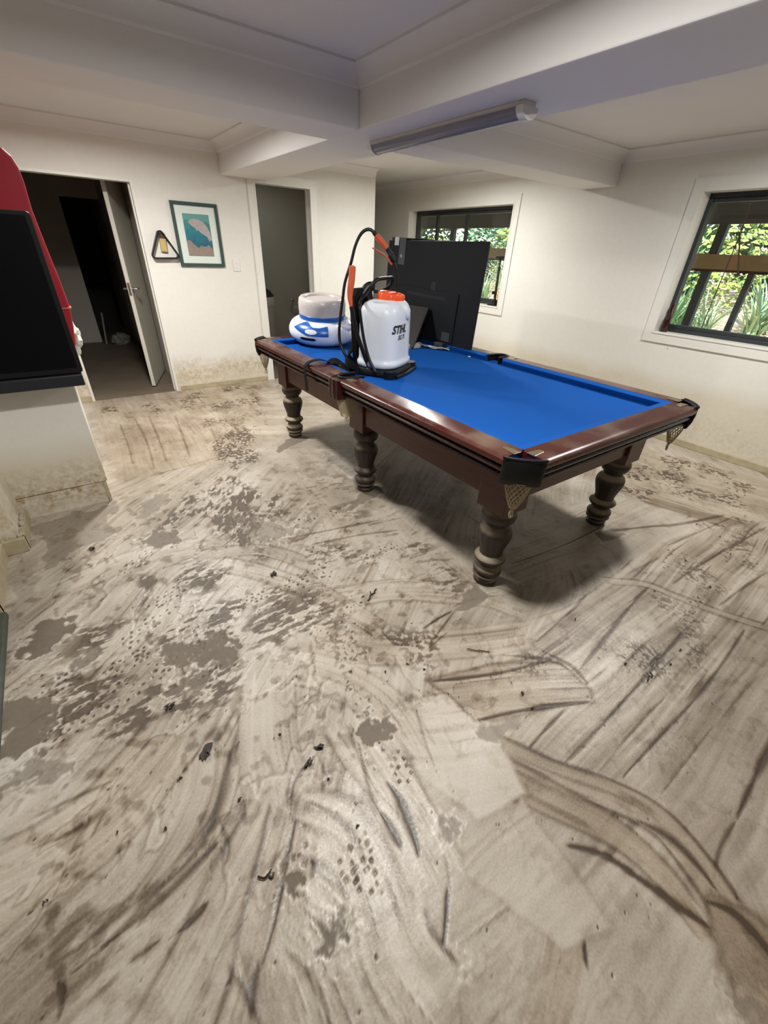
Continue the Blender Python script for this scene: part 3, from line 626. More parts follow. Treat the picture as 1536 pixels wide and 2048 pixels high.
# ------------------------------------------------------------------ television standing against the far cushion
M_tv = mat('television back shell', (13, 16, 22), .6, var=.12, vscale=4, spec=.25)
BR, BL = Vector((2.615, 2.455, .790)), Vector((2.545, 3.50, .826)); TR, TL = Vector((2.665, 2.465, 1.552)), Vector((2.605, 3.63, 1.548))
TL = Vector((2.615, 3.62, 1.548)); BL = Vector((2.565, 3.60, .826))
tvt = thing('television', 'large flat black television standing back-out on the pool table against the far cushion', 'television', tuple((BR + BL) / 2))
ex = (BL - BR).normalized(); ez = ((TR - BR) + (TL - BL)).normalized(); en = ex.cross(ez).normalized()
if en.x > 0: en = -en      # towards camera side
def slab(corners, t, inset=0): 
    a = [c_ for c_ in corners]; return [[tuple(c_) for c_ in a], [tuple(c_ - en * t) for c_ in a]]
MB().rings(slab([BR, BL, TL, TR], .022)).build('panel', M_tv, tvt, bevel=.003)
def onTV(u, v, o=0.0): return BR + (BL - BR) * u + (TR - BR) * v * (1) + en * o
def tvbox(name, u0, u1, v0, v1, t, m, par=tvt, o0=-.001, lb=None, bev=.002):
    c4 = [onTV(u0, v0, o0), onTV(u1, v0, o0), onTV(u1, v1, o0), onTV(u0, v1, o0)]
    return MB().rings([[tuple(k) for k in c4], [tuple(k + en * t) for k in c4]]).build(name, m, par, bevel=bev, label=lb)
MB().rings([[tuple(onTV(u, v, -.022)) for u, v in ((.01, .015), (.99, .015), (.99, .985), (.01, .985))], [tuple(onTV(u, v, -.024)) for u, v in ((.01, .015), (.99, .015), (.99, .985), (.01, .985))]]).build('screen', mat('dark screen glass', (8, 8, 10), .12), tvt)
hs_ = tvbox('electronics_housing', .18, .84, .04, .52, .010, M_tv, bev=.005)
tvbox('mount_recess', .42, .47, .48, .60, .004, mat('recess black', (6, 7, 9), .6))
tvbox('rating_sticker', .885, .935, .905, .985, .0012, mat('sticker paper', (186, 188, 190), .6, var=.3, vscale=60), lb='pale rating sticker', bev=0)
tvbox('rating_sticker', .80, .875, .72, .98, .0010, mat('dull sticker', (58, 62, 66), .5, var=.25, vscale=50), lb='dark information label', bev=0)
tvbox('port_cover', .83, .855, .79, .82, .003, mat('port metal', (130, 134, 138), .4), bev=0)
tvbox('vent_slots', .30, .72, .44, .47, .011, mat('vent black', (9, 10, 12), .7), bev=0)
tvbox('mains_label', .21, .29, .05, .14, .0115, mat('dull label', (46, 52, 56), .6), bev=0)
# second, smaller screen leaning on the television
sc_ = thing('monitor', 'smaller dark flat screen leaning between the sprayer and the television', 'monitor', (2.40, 3.0, .777))
p0 = Vector((2.345, 2.84, .779)); p1 = Vector((2.345 - .05, 3.33, .779)); up = (Vector((2.585, 2.955, 1.06)) - Vector((2.345, 2.84, .779)))
q0, q1 = p0 + up, p1 + up; nn2 = (p1 - p0).cross(up).normalized(); nn2 = nn2 if nn2.x > 0 else -nn2
MB().rings([[tuple(k) for k in (p0, p1, q1, q0)], [tuple(k - nn2 * .02) for k in (p0, p1, q1, q0)]]).build('panel', mat('dusty brown black shell', (50, 46, 45), .6, var=.12), sc_, bevel=.004)
MB().rings([[tuple(k - nn2 * .0205) for k in (p0.lerp(q1, .03), p1.lerp(q0, .03), q1.lerp(p0, .03), q0.lerp(p1, .03))], [tuple(k - nn2 * .0225) for k in (p0.lerp(q1, .03), p1.lerp(q0, .03), q1.lerp(p0, .03), q0.lerp(p1, .03))]]).build('screen', mat('dusty screen', (44, 42, 42), .35), sc_)
# cables at the television foot
cb = thing('cable_bundle', 'loose bundle of pale and black cables at the foot of the television', 'cables', (2.45, 2.86, .777))
rc = random.Random(2)
for k in range(5):
    P = [(2.40 + .05 * rc.random() + .03 * j, 2.95 - .055 * j + rc.uniform(-.03, .03), .783 + abs(rc.gauss(0, .012)) * (1 if j < 4 else .3)) for j in range(6)]
    MB().tube(bez(P, 6), .0045 if k < 3 else .0035, 6).build('cable', mat('pale cable', (190, 190, 186), .5) if k < 3 else M_rub, cb, smooth=60)
MB().rings([[(2.39 + .08 * math.cos(a) * 1.0, 2.90 + .045 * math.sin(a), z) for a in [2 * PI * k / 14 for k in range(14)]] for z in (.778, .80)] + [[(2.39 + .05 * math.cos(a), 2.90 + .025 * math.sin(a), .812) for a in [2 * PI * k / 14 for k in range(14)]]]).build('wrapped_end', mat('pale wrap', (170, 166, 156), .7, var=.3, vscale=40), cb, smooth=50)
tag(MB().lathe([(0, .004), (.003, .0095), (.009, .0095), (.011, .004)], 10, Matrix.Translation((2.56, 2.40, .7755))).build('chalk_crumb', mat('pale crumb', (200, 200, 196), .8)), 'tiny pale crumb on the blue cloth beside the television foot', 'crumb')
ad = tag(MB().box(-.022, .022, -.05, .05, 0, .05, Matrix.Translation((2.572, 2.77, .775)) @ Matrix.Rotation(.05, 4, 'Z')).build('power_adapter', mat('grey adapter', (50, 54, 56), .5), bevel=.004), 'small grey power adapter box against the television foot', 'adapter')

# ------------------------------------------------------------------ wall things
pf = thing('framed_picture', 'sea creature picture with white mat in a green frame on the back wall', 'picture', (1.395, YB, 1.52))
px0, px1, pz0, pz1 = 1.17, 1.618, 1.250, 1.80; fw = .030
fM = mat('dark sea green frame', (50, 72, 67), .55, var=.1, vscale=30)
b = MB()
for a0, a1, c0, c1 in ((px0, px1, pz0, pz0 + fw), (px0, px1, pz1 - fw, pz1), (px0, px0 + fw, pz0 + fw, pz1 - fw), (px1 - fw, px1, pz0 + fw, pz1 - fw)): b.box(a0, a1, YB - .024, YB - .002, c0, c1)
b.build('frame', fM, pf, bevel=.003)
MB().box(px0 + fw, px1 - fw, YB - .012, YB - .003, pz0 + fw, pz1 - fw).build('mat_board', mat('mat board white', (214, 222, 214), .8), pf)
m = bpy.data.materials.new('sea print'); m.use_nodes = True; n = m.node_tree.nodes; l = m.node_tree.links; pb = n['Principled BSDF']; pb.inputs['Roughness'].default_value = .5
g = n.new('ShaderNodeNewGeometry'); s_ = n.new('ShaderNodeSeparateXYZ'); l.new(g.outputs['Position'], s_.inputs[0]); nz = n.new('ShaderNodeTexNoise'); nz.inputs['Scale'].default_value = 22; nz.inputs['Detail'].default_value = 6; l.new(g.outputs['Position'], nz.inputs['Vector'])
mr = n.new('ShaderNodeMapRange'); mr.inputs[1].default_value = 1.33; mr.inputs[2].default_value = 1.72; l.new(s_.outputs[2], mr.inputs[0]); ad_ = n.new('ShaderNodeMath'); ad_.operation = 'MULTIPLY_ADD'; ad_.inputs[1].default_value = .35; l.new(nz.outputs[0], ad_.inputs[0]); l.new(mr.outputs[0], ad_.inputs[2])
rp = n.new('ShaderNodeValToRGB'); l.new(ad_.outputs[0], rp.inputs[0]); e = rp.color_ramp.elements; e[0].position = .12; e[0].color = (*lin((128, 118, 108)), 1); e[1].position = 1.2; e[1].color = (*lin((96, 150, 146)), 1)
for ps, cc in ((.24, (168, 150, 136)), (.36, (120, 120, 112)), (.45, (36, 92, 112)), (.8, (44, 122, 132)), (.98, (70, 134, 124))): k = e.new(ps); k.color = (*lin(cc), 1)
l.new(rp.outputs[0], pb.inputs['Base Color'])
pr = MB().box(1.268, 1.522, YB - .0135, YB - .011, 1.345, 1.705).build('print', m, pf)
fish = [(.02, .0), (.06, .028), (.11, .03), (.16, .012), (.20, -.03), (.222, -.075), (.225, -.11), (.232, -.15), (.215, -.145), (.205, -.165), (.198, -.14), (.185, -.115), (.165, -.105), (.13, -.085), (.105, -.06), (.09, -.075), (.085, -.05), (.05, -.03)]
MB().rings([[(1.290 + x, YB - .0136, 1.635 + z) for x, z in fish], [(1.290 + x, YB - .0144, 1.635 + z) for x, z in fish]]).build('sea_creature', mat('pinkish grey paint', (168, 158, 156), .6, var=.25, vscale=50), pr)
rk = MB(); 
rk.rings([[(1.27 + x, YB - k, 1.345 + z) for x, z in [(0, 0), (0, .13), (.03, .14), (.06, .11), (.10, .07), (.14, .09), (.18, .085), (.21, .10), (.25, .05), (.25, 0)]] for k in (.0136, .0141)]).build('rocks', mat('mottled coral rock', (142, 128, 118), .8, var=.5, vscale=120), pr)
# triangle rack with brush
tr = thing('triangle_rack', 'black billiard triangle hanging on the back wall between door and picture', 'triangle', (1.03, YB, 1.4))
V3 = [(1.022, 1.585), (.893, 1.310), (1.182, 1.316)]
def rtri(r, n=8):
    out = []; cxm = sum(v[0] for v in V3) / 3; czm = sum(v[1] for v in V3) / 3
    for i in range(3):
        a = Vector(V3[i]); p = (Vector(V3[i - 1]) - a).normalized(); q = (Vector(V3[(i + 1) % 3]) - a).normalized(); ang = p.angle(q) / 2
        d = r / math.sin(ang); cc_ = a + (p + q).normalized() * d; t = r / math.tan(ang); s0 = a + p * t; s1 = a + q * t
        a0 = math.atan2(s0.y - cc_.y, s0.x - cc_.x); a1 = math.atan2(s1.y - cc_.y, s1.x - cc_.x); dd = (a1 - a0 + PI) % (2 * PI) - PI
        for k in range(n + 1): out.append((cc_.x + r * math.cos(a0 + dd * k / n), cc_.y + r * math.sin(a0 + dd * k / n)))
    return out
o_ = rtri(.030); cxm = sum(v[0] for v in V3) / 3; czm = sum(v[1] for v in V3) / 3
def inset(P, t):
    out = []; n = len(P)
    for i in range(n):
        a, b_, c_ = Vector(P[i - 1]), Vector(P[i]), Vector(P[(i + 1) % n]); tg = ((b_ - a).normalized() + (c_ - b_).normalized()).normalized(); nn_ = Vector((tg.y, -tg.x))
        if nn_.dot(Vector((cxm, czm)) - b_) < 0: nn_ = -nn_
        out.append(tuple(b_ + nn_ * t))
    return out
i_ = inset(o_, .012); n_ = len(o_); b = MB()
vs = [(x, y, z) for P, y in ((o_, YB - .055), (i_, YB - .055), (i_, YB - .001), (o_, YB - .001)) for x, z in P]; fs = []
for q in range(4):
    for j in range(n_): fs.append((q * n_ + j, q * n_ + (j + 1) % n_, ((q + 1) % 4) * n_ + (j + 1) % n_, ((q + 1) % 4) * n_ + j))
b.add(vs, fs).build('rack_frame', M_black, tr, smooth=40)
br = thing('table_brush', 'small tan wooden brush with dark bristle top hanging inside the black triangle', 'brush', (1.03, YB - .01, 1.45))
MB().box(-.030, .030, -.03, -.002, -.075, .040, Matrix.Translation((1.040, YB, 1.445)) @ Matrix.Rotation(.06, 4, 'Y')).build('brush_back', mat('tan varnished wood', (192, 164, 108), .5, var=.15, vscale=30), br, bevel=.008)
MB().box(-.022, .022, -.026, -.004, .040, .085, Matrix.Translation((1.036, YB, 1.445)) @ Matrix.Rotation(.06, 4, 'Y')).build('bristles', mat('dark bristles', (78, 66, 52), .9, var=.3, vscale=90), br)
MB().box(-.026, .026, -.028, -.002, .083, .094, Matrix.Translation((1.036, YB, 1.445)) @ Matrix.Rotation(.06, 4, 'Y')).build('clip', mat('pale clip', (206, 200, 190), .5), br)
sw = thing('light_switch', 'white wall switch plate beside the second doorway', 'light switch', (1.752, YB, 1.272))
MB().prism(rrect(-.037, .037, -.060, .060, .006), .008, Matrix.Translation((1.752, YB, 1.272)) @ Matrix.Rotation(PI / 2, 4, 'X')).build('plate', M_trim, sw, bevel=.002)
for dz in (.018, -.018): MB().box(1.744, 1.760, YB - .012, YB - .007, 1.272 + dz - .010, 1.272 + dz + .010).build('rocker', mat('rocker white', (232, 230, 224), .35), sw, bevel=.002)
# fluorescent fitting on the long beam
ff = thing('fluorescent_fitting', 'unlit fluorescent batten light fixed under the ceiling beam', 'light fitting', (1.955, 2.29, ZB))
fx0, fx1, fy0, fy1 = 1.900, 2.000, 1.68, 2.90
MB().box(fx0 + .01, fx1 - .01, fy0, fy1, ZB - .022, ZB).build('mounting_tray', M_trim, ff, bevel=.003)
dfm = mat('grey acrylic diffuser', (126, 126, 138), .25, spec=.6)
MB().rings([[(1.95 + .048 * math.cos(a), y, ZB - .020 + .040 * math.sin(a)) for a in [PI + PI * k / 12 for k in range(13)]] for y in (fy0 + .03, fy1 - .03)]).build('diffuser', dfm, ff, smooth=50)
for y0, y1 in ((fy0 - .006, fy0 + .034), (fy1 - .034, fy1 + .006)):
    MB().rings([[(1.95 + .053 * math.cos(a), y, ZB - .018 + .047 * math.sin(a)) for a in [PI + PI * k / 10 for k in range(11)]] for y in (y0, y1)]).build('end_cap', M_trim, ff, smooth=50)
# bottle and floor pump on the window sills
ZS = .914 + .016
bt = thing('glass_bottle', 'dark brown bottle standing in the corner of the right window sill', 'bottle', (4.56, 1.885, ZS))
MB().lathe([(0, .028), (.004, .031), (.10, .031), (.12, .028), (.145, .016), (.165, .0135), (.205, .0125), (.207, .0145), (.217, .0145), (.218, .010)], 24, Matrix.Translation((4.555, 1.885, ZS))).build('glass_body', mat('brown bottle glass', (54, 20, 22), .15), bt, smooth=40)
MB().lathe([(.215, .0145), (.226, .0145), (.228, .010)], 16, Matrix.Translation((4.555, 1.885, ZS))).build('cap', mat('bottle cap', (60, 30, 30), .4, metal=.5), bt, smooth=40)
pm = thing('floor_pump', 'black upright bicycle pump standing on the middle window sill', 'pump', (4.56, 3.94, ZS))
K = Matrix.Translation((4.555, 3.975, ZS)) @ Matrix.Rotation(-.03, 4, 'X')
MB().box(-.035, .035, -.09, .09, 0, .012, K).lathe([(.012, .03), (.03, .024), (.08, .017)], 16, K).build('foot', M_black, pm, bevel=.003)
MB().lathe([(.08, .0155), (.40, .0155), (.402, .019), (.43, .019), (.432, .012)], 16, K).build('barrel', mat('grey brown barrel', (74, 68, 62), .35, metal=.4), pm, smooth=40)
MB().lathe([(.43, .006), (.52, .006)], 10, K).box(-.012, .012, -.065, .065, .515, .537, K).lathe([(.49, .012), (.515, .016)], 12, K).build('handle', M_black, pm, bevel=.004)
MB().tube([tuple(K @ Vector(p)) for p in bez([(-.02, -.0, .10), (-.04, -.03, .16), (-.035, -.035, .3), (-.03, -.025, .43), (-.02, -.0, .46)], 6)], .006, 8).build('air_hose', M_rub, pm, smooth=60)
MB().box(-.05, -.01, -.022, .022, .13, .165, K).build('gauge', M_black, pm, bevel=.004)

# ------------------------------------------------------------------ left cabinet with big screen, red board and paper bundle
cbm = wall_mat('painted cabinet with silt', 'x', .50, 1.7)
cab = thing('cabinet', 'white painted cabinet stained with silt along its base, left of the doorway', 'cabinet', (-.7, 3.2, 0))
MB().box(-1.5, -.047, 2.93, 3.62, .145, .775).build('body', cbm, cab, bevel=.003)
MB().box(-1.5, -.075, 2.936, 3.60, 0, .140).build('plinth', cbm, cab)
MB().box(-.072, -.056, 2.93, 3.0, 0, .142).build('plinth_end', M_trimd, cab)
tag(MB().box(-1.5, .010, 2.775, 3.72, .782, .842).build('shelf_board', mat('dark navy laminate shelf', (24, 28, 36), .5, var=.15, vscale=20), bevel=.006), 'dark navy shelf slab overhanging the white cabinet', 'shelf')
st = thing('wall_screen', 'big black flat screen standing on the dark slab at the left edge', 'television', (-.6, 2.82, .842))
MB().prism(rrect(-1.3, .020, .846, 1.552, .018), .045, Matrix.Translation((0, 2.835, 0)) @ Matrix.Rotation(PI / 2, 4, 'X')).build('housing', M_black, st, bevel=.004)
MB().box(-1.28, -.002, 2.787, 2.7895, .875, 1.535).build('screen', mat('black glass screen', (5, 6, 10), .5, spec=.12), st)
MB().box(-1.0, -.2, 2.80, 2.95, .842, .852).build('stand_foot', M_black, st, bevel=.003)
MB().box(-.65, -.55, 2.84, 2.90, .85, .95).build('stand_neck', M_black, st)
rd = thing('red_board', 'tall red board with a rounded top corner standing behind the big screen', 'board', (-.5, 3.17, .842))
pts = [(-1.2, .842), (-.02, .842), (.030, .93), (.048, 1.03), (.060, 1.13), (.056, 1.25), (.044, 1.42), (.036, 1.57), (.041, 1.68), (.037, 1.735), (.025, 1.775), (.0, 1.802), (-.04, 1.818), (-.10, 1.823), (-1.2, 1.823)]
MB().rings([[(x, y, z) for x, z in pts] for y in (3.12, 3.21)]).build('panel', mat('deep red gel coat', (176, 24, 44), .45, var=.06, vscale=3), rd, bevel=.012, seg=3)
MB().box(.020, .066, 3.112, 3.20, 1.118, 1.126).build('cord', mat('pink cord', (196, 110, 100), .7), rd)
rw = random.Random(8); bmx = bmesh.new(); bmesh.ops.create_icosphere(bmx, subdivisions=4, radius=1)
from mathutils import noise as mnoise
for v in bmx.verts:
    d = mnoise.noise(v.co * 2.2) * .35 + mnoise.noise(v.co * 6) * .12; v.co = Vector((v.co.x * .048, v.co.y * .09, v.co.z * .105)) * (1 + d)
me = bpy.data.meshes.new('paper_bundle'); bmx.to_mesh(me); bmx.free(); me.materials.append(mat('crumpled white plastic', (214, 216, 206), .5, var=.1, vscale=30, bump=.6, bscale=40))
o = bpy.data.objects.new('plastic_bundle', me); C.objects.link(o); o.location = (-.020 + .04, 3.30, .945)
tag(o, 'crumpled white plastic bundle at the end of the dark shelf slab', 'bag')

# ------------------------------------------------------------------ mud covered floor
# The silt is one dense sheet: squeegee sweeps, wet puddles, boot prints and drag lines are laid down as marks on it.
def fp(u, v):                           # photograph point -> floor point
    d = RC @ np.array([u - 768, -(v - 1024), -F]); return (d[0] * -CAMZ / d[2], d[1] * -CAMZ / d[2])
xs = np.arange(-.95, 4.494, .0062)
ys = np.concatenate([np.arange(-.75, 1.9, .0052), np.arange(1.9, 3.2, .0075), np.arange(3.2, 5.29, .011)]); ys[-1] = 5.287
GX, GY = np.meshgrid(xs, ys); NYg, NXg = GX.shape
_rs = np.random.RandomState(7); _TB = _rs.rand(256, 256)
def vn(x, y, seed=0):                   # value noise 0..1
    x = x + seed * 17.31; y = y + seed * 9.77
    xi = np.floor(x).astype(int); yi = np.floor(y).astype(int); fx = x - xi; fy = y - yi; fx = fx * fx * (3 - 2 * fx); fy = fy * fy * (3 - 2 * fy)
    a = _TB[xi & 255, yi & 255]; b = _TB[(xi + 1) & 255, yi & 255]; c = _TB[xi & 255, (yi + 1) & 255]; d = _TB[(xi + 1) & 255, (yi + 1) & 255]
    return (a * (1 - fx) + b * fx) * (1 - fy) + (c * (1 - fx) + d * fx) * fy
def fbm(x, y, o=4, seed=0):
    s = 0; a = .5; t = 0
    for k in range(o): s = s + a * vn(x * 2 ** k, y * 2 ** k, seed + k * 3); t += a; a *= .5
    return s / t
def sst(a, b, x): t = np.clip((x - a) / (b - a), 0, 1); return t * t * (3 - 2 * t)
T = np.zeros_like(GX)                   # brown tone of the silt, ridge light and shade too (0 pale .. 1 dark)
Wt = np.zeros_like(GX)                  # wet grey puddle mud
Wm = np.zeros_like(GX)                  # ochre tint
Hh = np.zeros_like(GX)                  # relief in metres
def streak(u, v, seed, f=38, ul=1.3):
    s = .40 * vn(v * f * .7, u * ul * 1.6, seed) + .30 * vn(v * f * 2.4, u * ul * 3.0, seed + 1) + .30 * vn(v * f * 5.5, u * ul * 7, seed + 2)
    k = sst(.70, .92, vn(v * f * 3.2, u * ul * 4.5, seed + 6)) * sst(.45, .75, vn(v * 6, u * 3, seed + 8))
    return s + k * .55
def clip_box(P, pad):
    P = np.array(P); x0, y0 = P.min(0) - pad; x1, y1 = P.max(0) + pad
    ix = np.searchsorted(xs, [x0, x1]); iy = np.searchsorted(ys, [y0, y1])
    return slice(iy[0], iy[1]), slice(ix[0], ix[1])
def smooth_line(pts, n=6):
    P = [np.array(fp(*p)) for p in pts]
    if len(P) == 2: return [P[0] + (P[1] - P[0]) * t for t in np.linspace(0, 1, 5)]
    out = []
    for i in range(len(P) - 1):
        a, b, c, d = P[max(i - 1, 0)], P[i], P[i + 1], P[min(i + 2, len(P) - 1)]
        for k in range(n):
            t = k / n; out.append(.5 * (2 * b + (c - a) * t + (2 * a - 5 * b + 4 * c - d) * t * t + (3 * b - a - 3 * c + d) * t ** 3))
    out.append(P[-1]); return out
def dist_line(P, X, Y):
    best = np.full(X.shape, 1e9); U = np.zeros(X.shape); V = np.zeros(X.shape); s = 0; E0 = np.zeros(X.shape)
    tot = sum(np.linalg.norm(b - a) for a, b in zip(P[:-1], P[1:]))
    for i, (a, b) in enumerate(zip(P[:-1], P[1:])):
        d = b - a; L = np.linalg.norm(d) + 1e-9; d = d / L
        px, py = X - a[0], Y - a[1]; t = px * d[0] + py * d[1]
        lo = -1e9 if i == 0 else 0; hi = 1e9 if i == len(P) - 2 else L
        tc = np.clip(t, lo, hi); qx, qy = px - tc * d[0], py - tc * d[1]; dd = np.hypot(qx, qy); m = dd < best
        best = np.where(m, dd, best); U = np.where(m, s + tc, U); V = np.where(m, px * -d[1] + py * d[0], V); s += L
    return best, U, V, tot
def sweep(pts, w, tone=.3, amp=.35, edge=.5, warm=0., alpha=.85, seed=1, f=38, ul=1.3, jag=.03, w2=None):
    P = smooth_line(pts); sy, sx = clip_box(P, w); X, Y = GX[sy, sx], GY[sy, sx]
    if X.size == 0: return
    D, U, V, tot = dist_line(P, X, Y)
    ww = w if w2 is None else w + (w2 - w) * np.clip(U / tot, 0, 1)
    wob = (vn(U * 7, V * 0 + seed, seed) - .5) * .018
    e = ww / 2 - np.abs(V + wob); ends = np.minimum(U, tot - U) + (vn(V * 60, U * 2, seed + 5) - .5) * jag * 2
    m = sst(-.004, .006, e) * sst(-.01, .025, ends) * alpha
    s = streak(U, V, seed, f, ul)
    t = tone + amp * (s - .5) * 2
    T[sy, sx] = T[sy, sx] * (1 - m) + t * m; Wm[sy, sx] = Wm[sy, sx] * (1 - m) + warm * m; Wt[sy, sx] *= (1 - m * .8)
    Hh[sy, sx] = Hh[sy, sx] * (1 - m) + (s - .5) * .0016 * m
    if edge:
        for sg in (-1, 1):
            wl = .0045 + .006 * vn(U * 9, V * 0, seed + 9 + sg)
            k = np.exp(-((V + wob - sg * ww / 2) / wl) ** 2) * sst(-.02, .03, ends) * edge * sst(.15, .55, vn(U * 4, V * 0 + sg, seed + 4) + .25)
            T[sy, sx] = np.clip(T[sy, sx] + k * .8, 0, 1.2); Hh[sy, sx] += k * .003
def line(pts, w=.008, k=.7, seed=1, wet=0., h=.002):
    P = smooth_line(pts); sy, sx = clip_box(P, w * 4 + .02); X, Y = GX[sy, sx], GY[sy, sx]
    if X.size == 0: return
    D, U, V, tot = dist_line(P, X, Y)
    ends = np.minimum(U, tot - U); taper = sst(-.005, min(.12, tot * .4), ends)
    ww = w * (.45 + .9 * vn(U * 11, V * 0, seed)) * (.35 + .65 * taper)
    m = np.exp(-(V / ww) ** 2) * sst(-.005, .02, ends) * k
    T[sy, sx] = np.clip(T[sy, sx] + m, 0, 1.3); Hh[sy, sx] -= m * h; Wt[sy, sx] = np.clip(Wt[sy, sx] + m * wet, 0, 1)
def region(poly, ang_pts, tone, amp, warm=0., alpha=.9, seed=1, f=34, ul=1.0, soft=.03, edge=0.):
    P = [np.array(fp(*p)) for p in poly]; sy, sx = clip_box(P, .05); X, Y = GX[sy, sx], GY[sy, sx]
    X2 = X + (fbm(X * 9, Y * 9, 2, seed + 20) - .5) * soft * 1.6; Y2 = Y + (fbm(X * 9, Y * 9, 2, seed + 30) - .5) * soft * 1.6
    ins = np.zeros(X.shape, bool); dm = np.full(X.shape, 1e9); n = len(P)
    for i in range(n):
        a, b = P[i], P[(i + 1) % n]
        c = ((a[1] > Y2) != (b[1] > Y2)) & (X2 < (b[0] - a[0]) * (Y2 - a[1]) / (b[1] - a[1] + 1e-12) + a[0]); ins ^= c
        d = b - a; L2 = d @ d; t = np.clip(((X2 - a[0]) * d[0] + (Y2 - a[1]) * d[1]) / L2, 0, 1); dm = np.minimum(dm, np.hypot(X2 - a[0] - t * d[0], Y2 - a[1] - t * d[1]))
    sd_ = np.where(ins, dm, -dm); m = sst(-soft / 2, soft / 2, sd_) * alpha
    a, b = np.array(fp(*ang_pts[0])), np.array(fp(*ang_pts[1])); d = (b - a) / np.linalg.norm(b - a)
    bend = (fbm(X * 1.3, Y * 1.3, 2, seed + 40) - .5) * .10
    U = X * d[0] + Y * d[1]; V = -X * d[1] + Y * d[0] + bend
    s = streak(U, V, seed, f, ul)
    T[sy, sx] = T[sy, sx] * (1 - m) + (tone + amp * (s - .5) * 2) * m; Wm[sy, sx] = Wm[sy, sx] * (1 - m) + warm * m; Wt[sy, sx] *= (1 - m)
    Hh[sy, sx] = Hh[sy, sx] * (1 - m) + (s - .5) * .0016 * m
    if edge: k = np.exp(-(sd_ / .008) ** 2) * edge; T[sy, sx] += k; Hh[sy, sx] += k * .003
def puddle(poly, k=.9, seed=1, wob=.05, rim=.5, fr=14, tone=None):
    wob = wob * 1.9; fr = fr * 1.25
    P = [np.array(fp(*p)) for p in poly]; sy, sx = clip_box(P, .08); X, Y = GX[sy, sx], GY[sy, sx]
    X2 = X + (fbm(X * fr, Y * fr, 4, seed) - .5) * wob * 2; Y2 = Y + (fbm(X * fr, Y * fr, 4, seed + 11) - .5) * wob * 2
    ins = np.zeros(X.shape, bool); dm = np.full(X.shape, 1e9); n = len(P)
    for i in range(n):
        a, b = P[i], P[(i + 1) % n]
        c = ((a[1] > Y2) != (b[1] > Y2)) & (X2 < (b[0] - a[0]) * (Y2 - a[1]) / (b[1] - a[1] + 1e-12) + a[0]); ins ^= c
        d = b - a; L2 = d @ d + 1e-9; t = np.clip(((X2 - a[0]) * d[0] + (Y2 - a[1]) * d[1]) / L2, 0, 1); dm = np.minimum(dm, np.hypot(X2 - a[0] - t * d[0], Y2 - a[1] - t * d[1]))
    sd_ = np.where(ins, dm, -dm); m = sst(-.004, .007, sd_) * k
    Wt[sy, sx] = np.maximum(Wt[sy, sx] * (1 - m), m); T[sy, sx] *= (1 - m * .7); Hh[sy, sx] = Hh[sy, sx] * (1 - m) - .0022 * m
    r = np.exp(-((sd_ + .009) / .007) ** 2) * rim; T[sy, sx] -= r * .30; Hh[sy, sx] += r * .002
def rough(poly, k=.6, seed=1, fr=26, thr=.52, wet=.35, stretch=None, soft=.10):
    P = [np.array(fp(*p)) for p in poly]; sy, sx = clip_box(P, .05); X, Y = GX[sy, sx], GY[sy, sx]
    ins = np.zeros(X.shape, bool); dm = np.full(X.shape, 1e9); n = len(P)
    for i in range(n):
        a, b = P[i], P[(i + 1) % n]
        c = ((a[1] > Y) != (b[1] > Y)) & (X < (b[0] - a[0]) * (Y - a[1]) / (b[1] - a[1] + 1e-12) + a[0]); ins ^= c
        d = b - a; L2 = d @ d + 1e-9; t = np.clip(((X - a[0]) * d[0] + (Y - a[1]) * d[1]) / L2, 0, 1); dm = np.minimum(dm, np.hypot(X - a[0] - t * d[0], Y - a[1] - t * d[1]))
    m = sst(-soft, soft, np.where(ins, dm, -dm))
    if stretch is None: U, V = X, Y
    else:
        a, b = np.array(fp(*stretch[0])), np.array(fp(*stretch[1])); d = (b - a) / np.linalg.norm(b - a); U = (X * d[0] + Y * d[1]) * .38; V = -X * d[1] + Y * d[0]
    q = fbm(U * fr * 1.7, V * fr * 1.7, 4, seed); q = .75 * q + .25 * fbm(U * 7, V * 7, 2, seed + 5); cl = sst(.42, .66, fbm(X * 5.5, Y * 5.5, 3, seed + 50))
    p_ = sst(thr + .01, thr + .06, q) * m * k * cl; ridge = np.exp(-((q - thr + .03) / .020) ** 2) * m * k * cl
    T[sy, sx] = np.clip(T[sy, sx] + p_ * .75 - ridge * .28, -.2, 1.3); Wt[sy, sx] = np.clip(Wt[sy, sx] + p_ * wet, 0, 1); Hh[sy, sx] += ridge * .0026 - p_ * .0015
def dot(x, y, r, k=1., ang=0., asp=1.):
    sy, sx = clip_box([(x, y)], r * 2.6 + .004); X, Y = GX[sy, sx] - x, GY[sy, sx] - y
    if X.size == 0: return
    U = X * math.cos(ang) + Y * math.sin(ang); V = (-X * math.sin(ang) + Y * math.cos(ang)) * asp
    D = np.hypot(U, V) / r; m = 1 - sst(.72, 1.1, D)
    T[sy, sx] = np.clip(T[sy, sx] * (1 - m * .5) + m * .9 * k, 0, 1.3); Wt[sy, sx] = Wt[sy, sx] * (1 - m * .6); Hh[sy, sx] -= m * .002
    rg = np.exp(-((D - 1.35) / .25) ** 2) * .35 * k; T[sy, sx] -= rg * .4; Hh[sy, sx] += rg * .003
_rd = random.Random(21)
